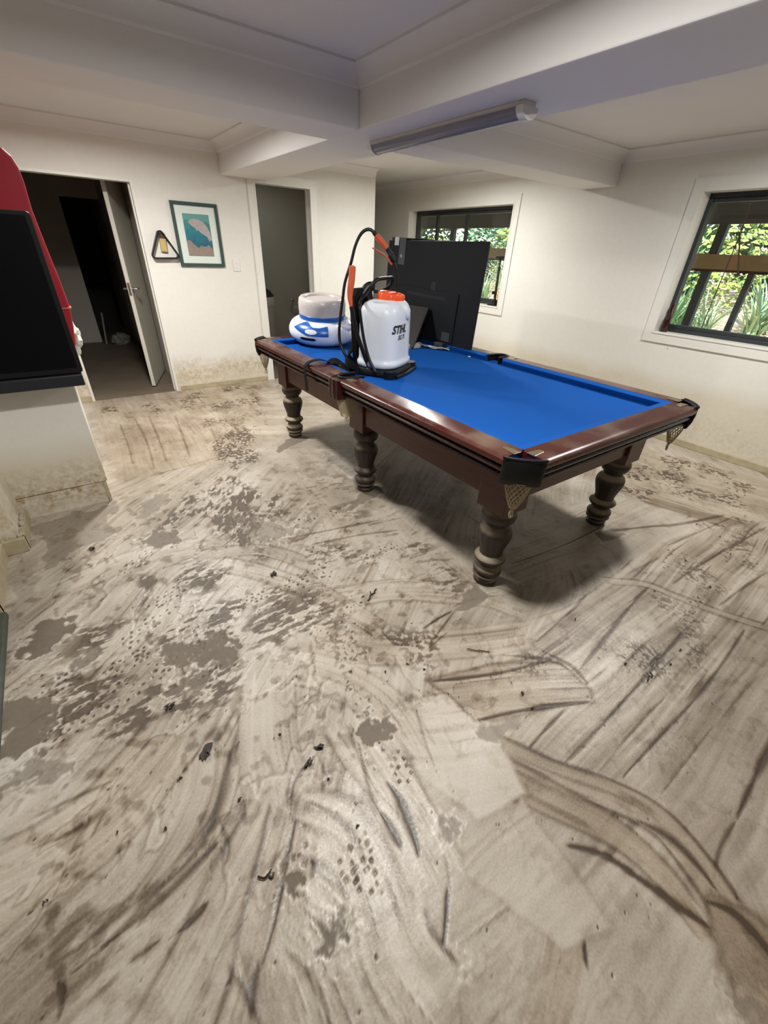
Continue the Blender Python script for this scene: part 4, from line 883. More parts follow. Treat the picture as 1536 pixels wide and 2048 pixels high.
def bootprint(u0, v0, u1, v1, w=.085, rows=7, cols=4, r=.0085, drop=.18, k=1.):
    a, b = np.array(fp(u0, v0)), np.array(fp(u1, v1)); L = np.linalg.norm(b - a); d = (b - a) / L; p = np.array([-d[1], d[0]])
    for i in range(rows):
        for j in range(cols):
            if _rd.random() < drop: continue
            t = (i + .5 * (j % 2) + _rd.uniform(-.15, .15)) / rows; s = (j - (cols - 1) / 2 + _rd.uniform(-.15, .15)) / cols
            q = a + d * L * t + p * w * s; dot(q[0], q[1], r * _rd.uniform(.6, 1.15), k * _rd.uniform(.6, 1), math.atan2(d[1], d[0]) + _rd.uniform(-.5, .5), _rd.uniform(1, 1.5))

# base coat
base_s = streak(GX * .8 + GY * .6, -GX * .6 + GY * .8 + (fbm(GX * 1.1, GY * 1.1, 2, 3) - .5) * .35, 2, 26, 1.0)
T += .30 + .28 * (base_s - .5) * 2 + .18 * (fbm(GX * 2.2, GY * 2.2, 4, 8) - .5) * 2; Hh += (base_s - .5) * .0012
Wm += .25 * sst(.4, .7, fbm(GX * .9, GY * .9, 3, 12))
# far zones
region([(180, 800), (420, 770), (540, 760), (560, 880), (420, 930), (230, 960)], ((285, 840), (330, 925)), .38, .22, .75, .9, 61, 16, .8, .10)
for p in ([(268, 835), (292, 880), (308, 935)], [(298, 832), (318, 880), (334, 926)], [(350, 830), (368, 880), (380, 915)], [(240, 850), (256, 890), (266, 930)], [(420, 850), (440, 900)], [(300, 800), (480, 790)], [(290, 955), (400, 925), (470, 905)]): line(p, .010, .24, int(p[0][0]) % 40)
region([(520, 770), (680, 800), (720, 900), (560, 930), (500, 870)], ((540, 800), (680, 800)), .30, .25, .35, .8, 62, 24, .8, .10)
region([(600, 890), (900, 1080), (1000, 1200), (760, 1140), (560, 960)], ((560, 900), (620, 960)), .36, .16, .1, .85, 63, 20, .8, .12)
region([(1090, 1010), (1290, 990), (1400, 1040), (1340, 1170), (1250, 1120), (960, 1180)], ((1100, 1120), (1290, 1030)), .24, .2, .2, .9, 64, 26, .8, .10)
region([(1230, 880), (1536, 960), (1536, 1060), (1400, 1050), (1240, 980)], ((1250, 930), (1500, 1000)), .36, .22, .55, .9, 65, 20, 1.5, .10)
rough([(1240, 880), (1536, 960), (1536, 1060), (1400, 1050), (1240, 980)], .75, 66, 30, .50, .15, None, .06)
sweep([(1290, 1000), (1400, 1030), (1536, 1066)], .13, .75, .16, .0, .85, .75, 67, 20, 1, .06)
line([(1190, 1066), (1290, 1054), (1360, 1048), (1450, 1030)], .014, .6, 6)
# field on the right: long parallel squeegee pulls
RD = ((1130, 1525), (1368, 1265))
region([(930, 1440), (1000, 1500), (1330, 1600), (1536, 1700), (1700, 1500), (1700, 1080), (1536, 1040), (1330, 1080), (1200, 1170), (1060, 1270)], RD, .40, .42, .18, .95, 71, 30, .75, .04)
region([(1300, 1620), (1400, 1430), (1536, 1250), (1700, 1350), (1640, 1850), (1440, 1760)], ((1420, 1680), (1560, 1440)), .42, .26, .2, .7, 72, 22, .7, .15)
for p, w_, k_ in (([(1063, 1292), (1100, 1258), (1148, 1215), (1180, 1180)], .010, .55), ([(1158, 1340), (1200, 1290), (1250, 1225), (1300, 1168)], .012, .75), ([(1048, 1507), (1090, 1460), (1130, 1418)], .012, .8), ([(1130, 1527), (1200, 1455), (1268, 1380), (1368, 1262)], .011, .7),
               ([(1193, 1547), (1235, 1500), (1290, 1435), (1330, 1395)], .009, .5), ([(1243, 1557), (1320, 1475), (1393, 1395), (1450, 1320), (1490, 1258)], .013, .85), ([(1318, 1597), (1370, 1525), (1430, 1450)], .008, .4), ([(1472, 1640), (1500, 1580), (1536, 1500), (1580, 1430)], .016, .95), ([(1425, 1770), (1440, 1700), (1472, 1640)], .013, .7),
               ([(1333, 1092), (1372, 1075), (1418, 1055), (1470, 1032)], .012, .6), ([(1345, 1168), (1400, 1130), (1460, 1095), (1536, 1052)], .013, .7), ([(1438, 1212), (1480, 1180), (1536, 1143)], .012, .7), ([(1060, 1240), (1150, 1205), (1240, 1140)], .007, .3), ([(1250, 1150), (1330, 1110)], .016, .35)):
    line(p, w_ * .62, k_ * .72, int(p[0][0]) % 50)
sweep([(1210, 1160), (1290, 1170), (1350, 1190), (1420, 1220), (1536, 1255)], .05, .34, .25, .35, .3, .7, 73)
# bottom right
region([(990, 1490), (1060, 1515), (1320, 1600), (1440, 1790), (1700, 2300), (700, 2300), (720, 1750), (850, 1550)], ((930, 2048), (1230, 1720)), .34, .26, .15, .95, 74, 24, .55, .05)
region([(900, 1900), (1400, 1880), (1700, 2300), (800, 2300)], ((960, 2048), (1060, 1860)), .32, .3, .25, .6, 75, 26, .6, .2)
sweep([(990, 1500), (1100, 1545), (1220, 1590), (1320, 1650), (1400, 1740), (1450, 1820)], .10, .42, .2, .55, .45, .85, 76, 30, 1.4)
sweep([(1020, 1560), (1120, 1610), (1230, 1670), (1320, 1750), (1400, 1850)], .13, .50, .22, .35, .8, .8, 77, 24, 1.2, .05, .06)
line([(1130, 1690), (1210, 1712), (1290, 1765), (1360, 1815), (1430, 1862)], .017, .85, 9); line([(1270, 1638), (1340, 1676), (1395, 1730), (1440, 1790)], .012, .6, 10)
region([(1410, 1800), (1536, 1850), (1700, 2000), (1700, 2200), (1500, 2048), (1430, 1920)], ((1430, 1820), (1536, 1960)), .62, .18, .9, .85, 78, 16, 1, .06, .2)
line([(1410, 1802), (1470, 1828), (1536, 1900), (1600, 2000)], .010, .7, 11)
sweep([(1130, 1840), (1120, 1930), (1090, 2048), (1060, 2150)], .10, .45, .3, .0, .55, .55, 79)
line([(1168, 1870), (1172, 1920), (1178, 1945)], .010, .8, 12); line([(895, 1770), (892, 1840), (884, 1905)], .008, .8, 13); line([(880, 1640), (905, 1800)], .006, .25, 14)
# pale slab and the odd drawn tongue
region([(770, 1420), (880, 1390), (960, 1400), (1010, 1500), (1060, 1590), (960, 1650), (850, 1560)], ((800, 1480), (990, 1450)), .12, .14, .05, .95, 80, 30, .8, .02, .12)
region([(1020, 1640), (1040, 1600), (1230, 1860), (1120, 1900), (960, 1780), (900, 1720)], ((930, 1960), (1180, 1690)), .24, .16, .1, .8, 81, 30, .8, .02, .12)
region([(850, 1360), (980, 1330), (1110, 1315), (1180, 1375), (1185, 1402), (1060, 1425), (950, 1442), (890, 1385)], ((900, 1380), (1150, 1360)), .45, .3, .45, .9, 82, 34, .8, .015, .3)
line([(865, 1362), (1000, 1345), (1105, 1318)], .008, .7, 15); line([(955, 1440), (1060, 1418), (1178, 1403)], .010, .9, 16); line([(1080, 1300), (1140, 1330), (1180, 1372)], .008, .6, 17); line([(1000, 1310), (1090, 1318), (1150, 1345)], .008, .45, 18)
puddle([(955, 1445), (1050, 1432), (1030, 1455), (1000, 1490), (970, 1475)], .6, 19, .02, .3)
# left and lower-left sweeps (painted in overlapping arcs)
A = [([(-40, 1990), (120, 1890), (260, 1760), (360, 1600), (380, 1500)], .30, .26, .30, .3, .2), ([(100, 2100), (260, 1980), (400, 1840), (520, 1660), (560, 1480)], .30, .22, .30, .3, .15), ([(330, 2150), (430, 1960), (500, 1800), (580, 1620), (640, 1440)], .26, .24, .35, .35, .2),
     ([(470, 2150), (520, 1980), (545, 1820), (590, 1650), (600, 1560)], .16, .40, .45, .5, .45), ([(-60, 1800), (90, 1720), (220, 1620), (340, 1480)], .24, .34, .35, .35, .45), ([(-80, 2100), (60, 1960), (160, 1870)], .28, .38, .30, .25, .35),
     ([(640, 2150), (600, 1980), (545, 1880)], .20, .45, .40, .5, .2), ([(770, 2150), (720, 1980), (650, 1860), (590, 1800)], .16, .38, .42, .4, .3), ([(640, 1640), (720, 1690), (770, 1790), (800, 1900), (870, 2000)], .18, .30, .40, .4, .35),
     ([(600, 1600), (690, 1640), (750, 1740), (790, 1860)], .10, .26, .40, .35, .2), ([(690, 1440), (760, 1540), (820, 1640), (870, 1740)], .17, .20, .40, .35, .2), ([(560, 1330), (660, 1350), (760, 1410), (820, 1500)], .17, .24, .30, .25, .2),
     ([(600, 1270), (760, 1300), (900, 1290), (1060, 1270)], .16, .32, .25, .2, .35), ([(660, 1200), (800, 1180), (960, 1190), (1040, 1215)], .16, .28, .25, .25, .15), ([(540, 1360), (540, 1480), (560, 1590)], .20, .20, .25, .3, .1),
     ([(440, 1130), (540, 1150), (640, 1190), (760, 1260)], .12, .36, .3, .25, .2), ([(120, 1180), (260, 1120), (400, 1090)], .16, .24, .2, .2, .1), ([(420, 1110), (520, 1100), (620, 1130)], .10, .38, .25, .3, .1)]
for i, (p, w_, t_, a_, e_, wm_) in enumerate(A): sweep(p, w_, t_, a_, e_, wm_, .88, 100 + i * 3, 30 + (i % 4) * 6, .9, .07)
for p, w_, k_ in (([(130, 1960), (240, 1860), (360, 1730)], .008, .45), ([(200, 1900), (330, 1790), (440, 1680)], .012, .55), ([(460, 1500), (445, 1590), (400, 1690), (320, 1780)], .020, .5), ([(350, 1870), (380, 1845), (420, 1800)], .008, .9), ([(330, 1870), (300, 1895), (250, 1930)], .006, .6),
               ([(520, 1940), (545, 1860), (560, 1790), (590, 1640)], .007, .7), ([(500, 2048), (505, 1980), (520, 1920)], .010, .5), ([(770, 1560), (800, 1600), (830, 1680), (838, 1720)], .016, .9), ([(760, 1620), (790, 1670), (805, 1700)], .015, .9), ([(715, 1480), (740, 1580), (770, 1640)], .006, .5),
               ([(690, 1440), (740, 1560), (820, 1650)], .006, .3), ([(615, 1600), (690, 1650), (735, 1740)], .010, .4), ([(440, 1640), (455, 1700), (445, 1740)], .012, .45), ([(60, 1640), (140, 1600), (230, 1560)], .010, .45), ([(90, 1690), (170, 1650), (205, 1625), (180, 1680)], .010, .45),
               ([(115, 2048), (125, 1990), (110, 1960)], .007, .5), ([(640, 1500), (590, 1560), (580, 1640)], .006, .4), ([(900, 1260), (860, 1290), (915, 1215)], .006, .5), ([(905, 1215), (940, 1200), (1000, 1190)], .010, .3), ([(845, 1258), (880, 1235), (905, 1222)], .008, .8), ([(930, 1300), (990, 1305)], .004, .7),
               ([(760, 1260), (800, 1290), (860, 1275)], .008, .4), ([(560, 1080), (660, 1060), (760, 1040)], .012, .45), ([(620, 1090), (720, 1070), (800, 1060)], .010, .4), ([(930, 1030), (980, 1060)], .006, .4), ([(1020, 1130), (1130, 1090), (1200, 1055)], .005, .8), ([(830, 1410), (850, 1480), (880, 1560)], .005, .3)):
    line(p, w_, k_, int(p[0][1]) % 60)
# darker band beside the cabinet and pier
puddle([(70, 1060), (225, 1005), (235, 1020), (200, 1080), (150, 1110), (90, 1130), (65, 1110)], .55, 31, .06, .1, 6)
puddle([(20, 1130), (70, 1120), (90, 1150), (60, 1200), (40, 1240), (18, 1240)], .35, 32, .05, .1, 6)
# muddy triangles left behind the table feet
for tri in ([(722, 985), (752, 970), (768, 985), (700, 1022), (690, 1020)], [(945, 1165), (975, 1190), (1000, 1180), (920, 1228), (908, 1225)], [(570, 880), (600, 868), (620, 876), (560, 905), (552, 900)], [(1190, 1065), (1220, 1060), (1260, 1068), (1200, 1085)]): puddle(tri, .75, 33, .015, .3)
# trodden, dark, broken mud (left half)
rough([(400, 960), (560, 940), (560, 1010), (430, 1170), (300, 1210), (260, 1160), (330, 1040)], 1.0, 41, 34, .46, .7, ((300, 1200), (440, 980)), .05)
rough([(420, 880), (500, 850), (520, 930), (430, 960)], .9, 42, 40, .47, .6, None, .06)
rough([(230, 1170), (360, 1120), (620, 1180), (760, 1220), (700, 1260), (420, 1330), (120, 1420), (60, 1380)], .75, 43, 34, .48, .6, ((100, 1400), (500, 1230)), .07)
rough([(40, 1340), (460, 1290), (480, 1400), (300, 1450), (60, 1560), (30, 1480)], .95, 44, 30, .47, .6, ((60, 1500), (400, 1330)), .06)
rough([(480, 1010), (620, 1020), (640, 1100), (520, 1120)], .6, 45, 30, .48, .5, None, .07)
rough([(600, 1080), (860, 1090), (960, 1200), (760, 1230), (640, 1150)], .5, 46, 36, .50, .4, ((620, 1170), (900, 1090)), .06)
rough([(660, 1260), (880, 1260), (860, 1400), (760, 1420), (680, 1360)], .6, 47, 38, .50, .6, None, .06)
rough([(1020, 1270), (1130, 1260), (1160, 1340), (1060, 1350)], .55, 48, 40, .50, .4, None, .05)
rough([(1300, 1170), (1420, 1180), (1400, 1350), (1330, 1300)], .5, 49, 40, .52, .5, None, .05)
rough([(1180, 1280), (1330, 1290), (1350, 1360), (1240, 1380)], .45, 50, 44, .53, .5, None, .05)
rough([(1360, 1110), (1500, 1060), (1520, 1180), (1340, 1220)], .5, 51, 40, .52, .5, None, .06)
rough([(560, 1420), (720, 1440), (760, 1560), (620, 1560)], .45, 52, 40, .53, .7, None, .08)
rough([(380, 820), (520, 800), (540, 860), (420, 880)], .5, 53, 40, .50, .4, None, .06)
rough([(200, 780), (520, 770), (520, 810), (200, 830)], .6, 54, 26, .48, .3, None, .05)
rough([(660, 880), (760, 1000), (980, 1180), (640, 1180), (560, 1000)], .35, 55, 24, .53, .3, ((620, 1170), (900, 1090)), .10)
rough([(0, 1600), (300, 1560), (520, 1700), (400, 2048), (0, 2048)], .25, 56, 30, .56, .3, ((100, 1900), (400, 1600)), .15)
# smooth wet puddles, plus a faint darker patch between the left table legs
for i, (p, k_) in enumerate([([(45, 1290), (90, 1240), (130, 1225), (150, 1245), (120, 1290), (70, 1318), (40, 1318)], .95), ([(0, 1400), (60, 1390), (110, 1410), (130, 1440), (90, 1470), (60, 1520), (0, 1530)], .9), ([(0, 1530), (60, 1520), (130, 1520), (130, 1560), (60, 1570), (0, 1580)], .6),
      ([(300, 1300), (360, 1290), (440, 1270), (475, 1290), (470, 1320), (410, 1335), (340, 1325)], .95), ([(330, 1390), (380, 1350), (430, 1330), (420, 1360), (370, 1385), (345, 1405)], .9), ([(710, 1460), (740, 1425), (760, 1440), (800, 1420), (790, 1460), (760, 1480), (740, 1500), (715, 1480)], .95),
      ([(280, 1080), (310, 1060), (350, 1065), (360, 1085), (320, 1100), (285, 1095)], .8), ([(290, 1000), (330, 985), (340, 1000), (300, 1030), (275, 1035)], .5), ([(470, 1030), (540, 1040), (590, 1055), (560, 1085), (490, 1075)], .55), ([(130, 1330), (190, 1295), (205, 1310), (160, 1345), (120, 1350)], .8),
      ([(560, 1738), (578, 1722), (612, 1728), (606, 1752), (612, 1765), (588, 1792), (566, 1768)], 1.0), ([(622, 1840), (650, 1835), (680, 1850), (690, 1880), (650, 1915), (628, 1900), (640, 1870)], .95), ([(672, 1800), (684, 1800), (684, 1850), (676, 1875), (670, 1840)], .9), ([(700, 1818), (716, 1820), (712, 1850), (700, 1840)], .9),
      ([(905, 1905), (940, 1908), (930, 1925), (912, 1922)], .7), ([(885, 1625), (910, 1640), (915, 1670), (895, 1680)], .6), ([(640, 900), (720, 930), (740, 960), (690, 950)], .25), ([(1430, 1985), (1536, 2010), (1536, 2048), (1480, 2040)], .55)]):
    puddle(p, k_, 201 + i * 2, .026 if i > 8 else .035, .6, 34 if i > 8 else 20)
for a in ((716, 1672, 742, 1792, .075, 6, 3), (690, 1720, 712, 1800, .05, 4, 2), (600, 1690, 620, 1740, .04, 3, 2), (770, 1480, 820, 1570, .07, 6, 3), (640, 1270, 600, 1170, .09, 6, 4), (250, 1290, 350, 1200, .09, 7, 4), (330, 1330, 470, 1260, .09, 7, 4), (470, 1215, 540, 1180, .08, 6, 4), (90, 1480, 330, 1330, .12, 10, 5), (300, 1215, 400, 1150, .09, 7, 4), (375, 1010, 440, 965, .08, 6, 4), (590, 1040, 700, 1020, .08, 6, 3),
          (690, 1260, 720, 1180, .09, 6, 3), (150, 1350, 60, 1400, .09, 6, 3), (1370, 1240, 1400, 1190, .06, 5, 3), (1330, 1140, 1345, 1090, .045, 6, 2), (1450, 1120, 1475, 1090, .045, 4, 2), (400, 1360, 480, 1320, .06, 6, 2), (660, 1160, 620, 1090, .08, 5, 4), (700, 1360, 730, 1440, .05, 5, 2), (560, 1170, 660, 1140, .09, 6, 4), (730, 1120, 800, 1090, .09, 6, 3), (210, 1350, 300, 1300, .09, 7, 4), (240, 1150, 330, 1080, .08, 7, 4)):
    bootprint(*a)
for _ in range(420):                    # scattered specks of grit
    u, v = _rd.uniform(0, 1536), _rd.uniform(900, 2048)
    if _rd.random() < .5: u, v = _rd.gauss(450, 260), _rd.gauss(1280, 160)
    if 0 < u < 1536 and 860 < v < 2048: x, y = fp(u, v); dot(x, y, _rd.uniform(.0025, .0055), _rd.uniform(.6, 1.2), _rd.uniform(0, 3), _rd.uniform(1, 3.5))
# fine worm-like smear ridges, relief light and shade painted into the tone, and sparse scratches everywhere, stronger on the left
_w = .35 + .65 * sst(1.6, .6, GX) * sst(.2, .9, GY) * sst(3.4, 2.4, GY)
for _s, _a, _f in ((301, .6, 9), (302, -.5, 13), (303, 1.1, 7)):
    _u = GX * math.cos(_a) + GY * math.sin(_a); _v = -GX * math.sin(_a) + GY * math.cos(_a); _q = fbm(_u * _f * .5, _v * _f, 4, _s)
    _r = np.exp(-((_q - .5) / .010) ** 2) * sst(.45, .65, fbm(GX * 2.7, GY * 2.7, 2, _s + 9)) * _w
    _d = np.exp(-((_q - .475) / .014) ** 2) * sst(.45, .65, fbm(GX * 2.7, GY * 2.7, 2, _s + 9)) * _w
    T -= _r * .16; T += _d * .26; Hh += _r * .0014
T += (fbm(GX * 5, GY * 5, 4, 401) - .5) * .45
T += sst(.62, .74, fbm(GX * 22, GY * 22, 3, 402)) * .28 * _w
Hh += (fbm(GX * 60, GY * 60, 2, 90) - .5) * .0010
T = np.clip(T, 0, 1.25); Wt = np.clip(Wt, 0, 1); Wm = np.clip(Wm, 0, 1)
n_v = NYg * NXg
co = np.empty((n_v, 3), np.float32); co[:, 0] = GX.ravel(); co[:, 1] = GY.ravel(); co[:, 2] = np.clip(Hh, -.004, .006).ravel()
idx = np.arange(n_v).reshape(NYg, NXg); q = np.stack([idx[:-1, :-1], idx[:-1, 1:], idx[1:, 1:], idx[1:, :-1]], -1).reshape(-1, 4)
me = bpy.data.meshes.new('floor'); me.vertices.add(n_v); me.vertices.foreach_set('co', co.ravel()); me.loops.add(q.size); me.loops.foreach_set('vertex_index', q.ravel().astype(np.int32))
me.polygons.add(len(q)); me.polygons.foreach_set('loop_start', np.arange(0, q.size, 4, dtype=np.int32)); me.polygons.foreach_set('loop_total', np.full(len(q), 4, np.int32)); me.polygons.foreach_set('use_smooth', np.ones(len(q), bool))
me.update(calc_edges=True)
at = me.attributes.new('silt', 'FLOAT_COLOR', 'POINT'); ca = np.ones((n_v, 4), np.float32); ca[:, 0] = T.ravel() / 1.25; ca[:, 1] = Wt.ravel(); ca[:, 2] = Wm.ravel(); at.data.foreach_set('color', ca.ravel())
m = bpy.data.materials.new('wet silt floor'); m.use_nodes = True; n = m.node_tree.nodes; l = m.node_tree.links; pb = n['Principled BSDF']
an = n.new('ShaderNodeAttribute'); an.attribute_name = 'silt'; sc3 = n.new('ShaderNodeSeparateColor'); l.new(an.outputs['Color'], sc3.inputs[0])
g = n.new('ShaderNodeNewGeometry')
nf = n.new('ShaderNodeTexNoise'); nf.inputs['Scale'].default_value = 140; nf.inputs['Detail'].default_value = 4; l.new(g.outputs['Position'], nf.inputs['Vector'])
nl = n.new('ShaderNodeTexNoise'); nl.inputs['Scale'].default_value = 1.3; nl.inputs['Detail'].default_value = 3; l.new(g.outputs['Position'], nl.inputs['Vector'])
def mth(op, a, b, c=None):
    k = n.new('ShaderNodeMath'); k.operation = op
    for i, v in enumerate((a, b, c)):
        if v is None: continue
        if isinstance(v, (int, float)): k.inputs[i].default_value = v
        else: l.new(v, k.inputs[i])
    return k.outputs[0]
tone = mth('ADD', mth('MULTIPLY', sc3.outputs[0], 1.25), mth('MULTIPLY', mth('SUBTRACT', nf.outputs[0], .5), .34))
rp = n.new('ShaderNodeValToRGB'); l.new(tone, rp.inputs[0]); e = rp.color_ramp.elements
e[0].position = 0; e[0].color = (*lin((194, 188, 177)), 1); e[1].position = 1; e[1].color = (*lin((74, 63, 52)), 1)
for ps, cc in ((.22, (177, 169, 156)), (.45, (152, 142, 127)), (.72, (114, 102, 87))): k = e.new(ps); k.color = (*lin(cc), 1)
def mixc(f, a, b, bt='MIX'):
    k = n.new('ShaderNodeMix'); k.data_type = 'RGBA'; k.blend_type = bt
    for i, v in ((0, f), (6, a), (7, b)):
        if isinstance(v, tuple): k.inputs[i].default_value = (*v, 1)
        elif isinstance(v, (int, float)): k.inputs[i].default_value = v
        else: l.new(v, k.inputs[i])
    return k.outputs[2]
c1 = mixc(mth('MULTIPLY', sc3.outputs[2], .8), rp.outputs[0], (1.0, .91, .78), 'MULTIPLY')
c1 = mixc(mth('MULTIPLY', nl.outputs[0], .9), c1, (1.0, .955, .935), 'MULTIPLY')
c2 = mixc(sc3.outputs[1], c1, lin((98, 87, 72)))
l.new(c2, pb.inputs['Base Color'])
ro = n.new('ShaderNodeMapRange'); ro.inputs[3].default_value = .40; ro.inputs[4].default_value = .62; l.new(sc3.outputs[1], ro.inputs[0])
l.new(mth('ADD', ro.outputs[0], mth('MULTIPLY', mth('SUBTRACT', nf.outputs[0], .5), .25)), pb.inputs['Roughness']); pb.inputs['Specular IOR Level'].default_value = .4
bp = n.new('ShaderNodeBump'); bp.inputs['Strength'].default_value = .35; bp.inputs['Distance'].default_value = .0015; l.new(mth('ADD', nf.outputs[0], mth('MULTIPLY', tone, -1.2)), bp.inputs['Height']); l.new(bp.outputs[0], pb.inputs['Normal'])
me.materials.append(m); fo = bpy.data.objects.new('floor', me); C.objects.link(fo); struct(fo)
M_silt2 = mat('plain silt', (160, 148, 130), .6, var=.25, vscale=6, bump=.4, bscale=60)
struct(MB().box(XL, -.95, YN, YB, -.05, 0).box(-.95, XR, YN, -.75, -.05, 0).box(-.95, XR, -.75, YB, -.06, -.02).build('floor_edge', M_silt2))
struct(MB().box(-1.4, 1.03, YB, 10.7, -.05, -.003).box(1.13, XR, YB, 9.5, -.05, -.003).build('floor_hall', mat('hallway silt in unlit tone', (112, 100, 84), .55, var=.35, vscale=4, bump=.4, bscale=60, detail=7)))  # silt colour darkened to stand in for the hallway's lack of light

# ------------------------------------------------------------------ debris on the floor
M_leafd = mat('wet dark leaf litter', (46, 36, 26), .6, var=.4, vscale=40)
def litter(name, u, v, L_, W_, ang, seed, label, cat='leaf litter', group=None, twig=False):
    L_ *= .8; W_ *= .7
    r = random.Random(seed); x, y = fp(u, v); b = MB()
    if twig:
        P = [(x + L_ * (t - .5) * math.cos(ang) + r.uniform(-.006, .006), y + L_ * (t - .5) * math.sin(ang) + r.uniform(-.006, .006), .006 + .004 * r.random()) for t in [k / 6 for k in range(7)]]
        b.tube(bez(P, 4), W_ / 2, 6)
        q = Vector(P[3]); b.tube([tuple(q), tuple(q + Vector((W_ * 3 * math.cos(ang + .8), W_ * 3 * math.sin(ang + .8), .003)))], W_ / 3, 5)
    else:
        for k in range(7 if L_ > .03 else 3):
            a = ang + r.uniform(-.7, .7); l_ = L_ * r.uniform(.4, .8); w_ = W_ * r.uniform(.4, .8); cx_, cy_ = x + r.uniform(-.3, .3) * L_, y + r.uniform(-.3, .3) * W_; z_ = .004 + .003 * k * .6
            pts_ = []
            for s_, h_ in ((-.5, 0), (-.25, .4), (.1, .5), (.35, .3), (.5, 0), (.3, -.35), (0, -.5), (-.3, -.35)):
                px_, py_ = s_ * l_, h_ * w_ * r.uniform(.7, 1.2); pts_.append((cx_ + px_ * math.cos(a) - py_ * math.sin(a), cy_ + px_ * math.sin(a) + py_ * math.cos(a), z_ + .006 * s_ * r.uniform(-1, 1)))
            b.rings([pts_, [(p[0], p[1], p[2] + .0012) for p in pts_]])
    return tag(b.build(name, M_leafd), label, cat, group)
litter('leaf_clump', 415, 1503, .085, .045, 1.1, 1, 'largest dark clump of wet leaves, on pale mud in the left foreground')
litter('leaf_clump', 548, 1151, .05, .03, 1.2, 2, 'dark ragged leaf clump on bare mud left of the near table leg')
litter('twig', 745, 1192, .11, .010, .5, 3, 'short dark forked twig on the mud just left of the near table leg', 'twig', None, True)
litter('leaf_clump', 184, 1099, .04, .025, .4, 4, 'small dark leaf on the darker floor in front of the cabinet corner')
litter('twig', 1298, 1357, .07, .008, .2, 5, 'thin dark twig lying on the long squeegee pulls right of the table', 'twig', None, True)
litter('leaf_clump', 640, 1495, .05, .018, 2.2, 6, 'curled narrow dark leaf on pale mud beside the central puddle')
litter('leaf_clump', 617, 1528, .045, .02, .8, 7, 'small black leaf fragment just below the curled narrow leaf')
litter('twig', 535, 1753, .05, .008, -.4, 8, 'tiny reddish brown twig above the lowest footprint', 'twig', None, True)
litter('leaf_clump', 340, 1415, .05, .02, .6, 9, 'dark leaf scrap at the edge of the trodden mud on the left')
litter('twig', 955, 1303, .12, .005, -.75, 10, 'thin straight dark stick on the mud in front of the near table leg', 'twig', None, True)
litter('leaf_clump', 1045, 1388, .03, .02, 1.0, 11, 'curl of dark debris on the brown mud tongue')
bits = [(656, 1560), (715, 1652), (232, 1668), (1360, 1302), (1340, 1330), (1460, 1110), (1420, 1175), (1308, 1184), (1065, 1418), (850, 1340), (700, 1345), (330, 1660), (92, 1804), (560, 1470), (480, 1600), (1150, 1240), (1290, 920), (1340, 960), (1380, 985), (770, 1345), (1250, 1330), (815, 1330), (360, 1560), (1392, 1050), (1440, 1075), (1370, 1122)]
for k, (u, v) in enumerate(bits): litter('leaf_scrap', u, v, .022, .012, k * .7, 30 + k, 'tiny dark leaf scrap stuck to the muddy floor', 'leaf litter', 'tiny leaf scraps on the muddy floor')
tag(MB().box(-.95, -.565, .35, 2.035, .001, .035).build('door_mat', mat('soaked grey green mat', (76, 80, 70), .9, var=.35, vscale=25, bump=.8, bscale=60), bevel=.008), 'soaked grey green mat along the lower left edge of the room', 'mat')

# ------------------------------------------------------------------ outdoors: veranda and garden
M_gr = mat('sunlit leaf litter ground', (206, 182, 150), .9, var=.35, vscale=30, detail=8)
def gz(x, y=0): return .0 if x < 6.9 else min(1.05, (x - 6.9) * .22) + 0
gb = MB(); R = []
gxs = [4.74, 5.6, 6.6, 6.9, 7.5, 8.2, 9, 10, 11, 12, 14, 18]
R = [[(x, y, gz(x)) for y in [-6 + k for k in range(31)]] for x in gxs]
gb.rings(R, cap=False, closed=False).build('garden_ground', M_gr); struct(bpy.data.objects['garden_ground'])
struct(MB().box(XR + .24, 6.62, -4, 14, 2.32, 2.42).build('veranda_roof', mat('cream veranda lining', (226, 220, 200), .7)))
vb = thing('veranda_beam', 'dark grey veranda edge beam seen through the windows', 'beam', (6.5, 3, 1.86))
MB().box(6.42, 6.50, -4, 14, 1.875, 2.10).build('beam', mat('dark grey veranda paint', (70, 70, 70), .6), vb)
MB().box(6.42, 6.50, -4, 14, 2.10, 2.32).build('fascia_lining', mat('cream veranda lining', (226, 220, 200), .7), vb, label='cream board above the dark beam')
rl = thing('veranda_rail', 'wide tan timber rail along the veranda outside the windows', 'rail', (6.5, 3, 1.5))
MB().box(6.40, 6.52, -4, 14, 1.435, 1.585).build('board', mat('tan timber', (158, 136, 102), .7, var=.2, vscale=4), rl)
MB().box(6.41, 6.51, -4, 14, 1.41, 1.435).build('lower_trim', mat('dark red brown timber', (74, 48, 40), .7), rl)
pgm = mat('weathered dark post', (62, 66, 66), .6)
for k, (y, lab) in enumerate(((2.44, 'grey veranda post seen through the left part of the right window'), (6.90, 'grey veranda post seen through the middle window'), (-.6, 'grey veranda post beyond the right window edge'))):
    tag(MB().box(6.42, 6.50, y - .045, y + .045, 0, 1.875).build('veranda_post', pgm, bevel=.004), lab, 'post', None)
for k, (y, lab) in enumerate(((1.98, 'short dark upright under the tan rail in the right window'), (.95, 'second short dark upright under the tan rail'))):
    tag(MB().box(6.43, 6.49, y - .03, y + .03, 0, 1.43).build('rail_upright', pgm), lab, 'post', None)
cbw = tag(MB().tube([(5.9, 2.10, 2.32), (5.9, 2.06, 1.75), (5.9, 1.93, 1.40)], .007, 6).tube([(5.9, 2.06, 1.78), (5.9, 2.06, .55)], .005, 6).build('hanging_cord', mat('brown cord', (96, 76, 60), .8)), 'thin brown cord hanging from the veranda roof outside the right window', 'cord')
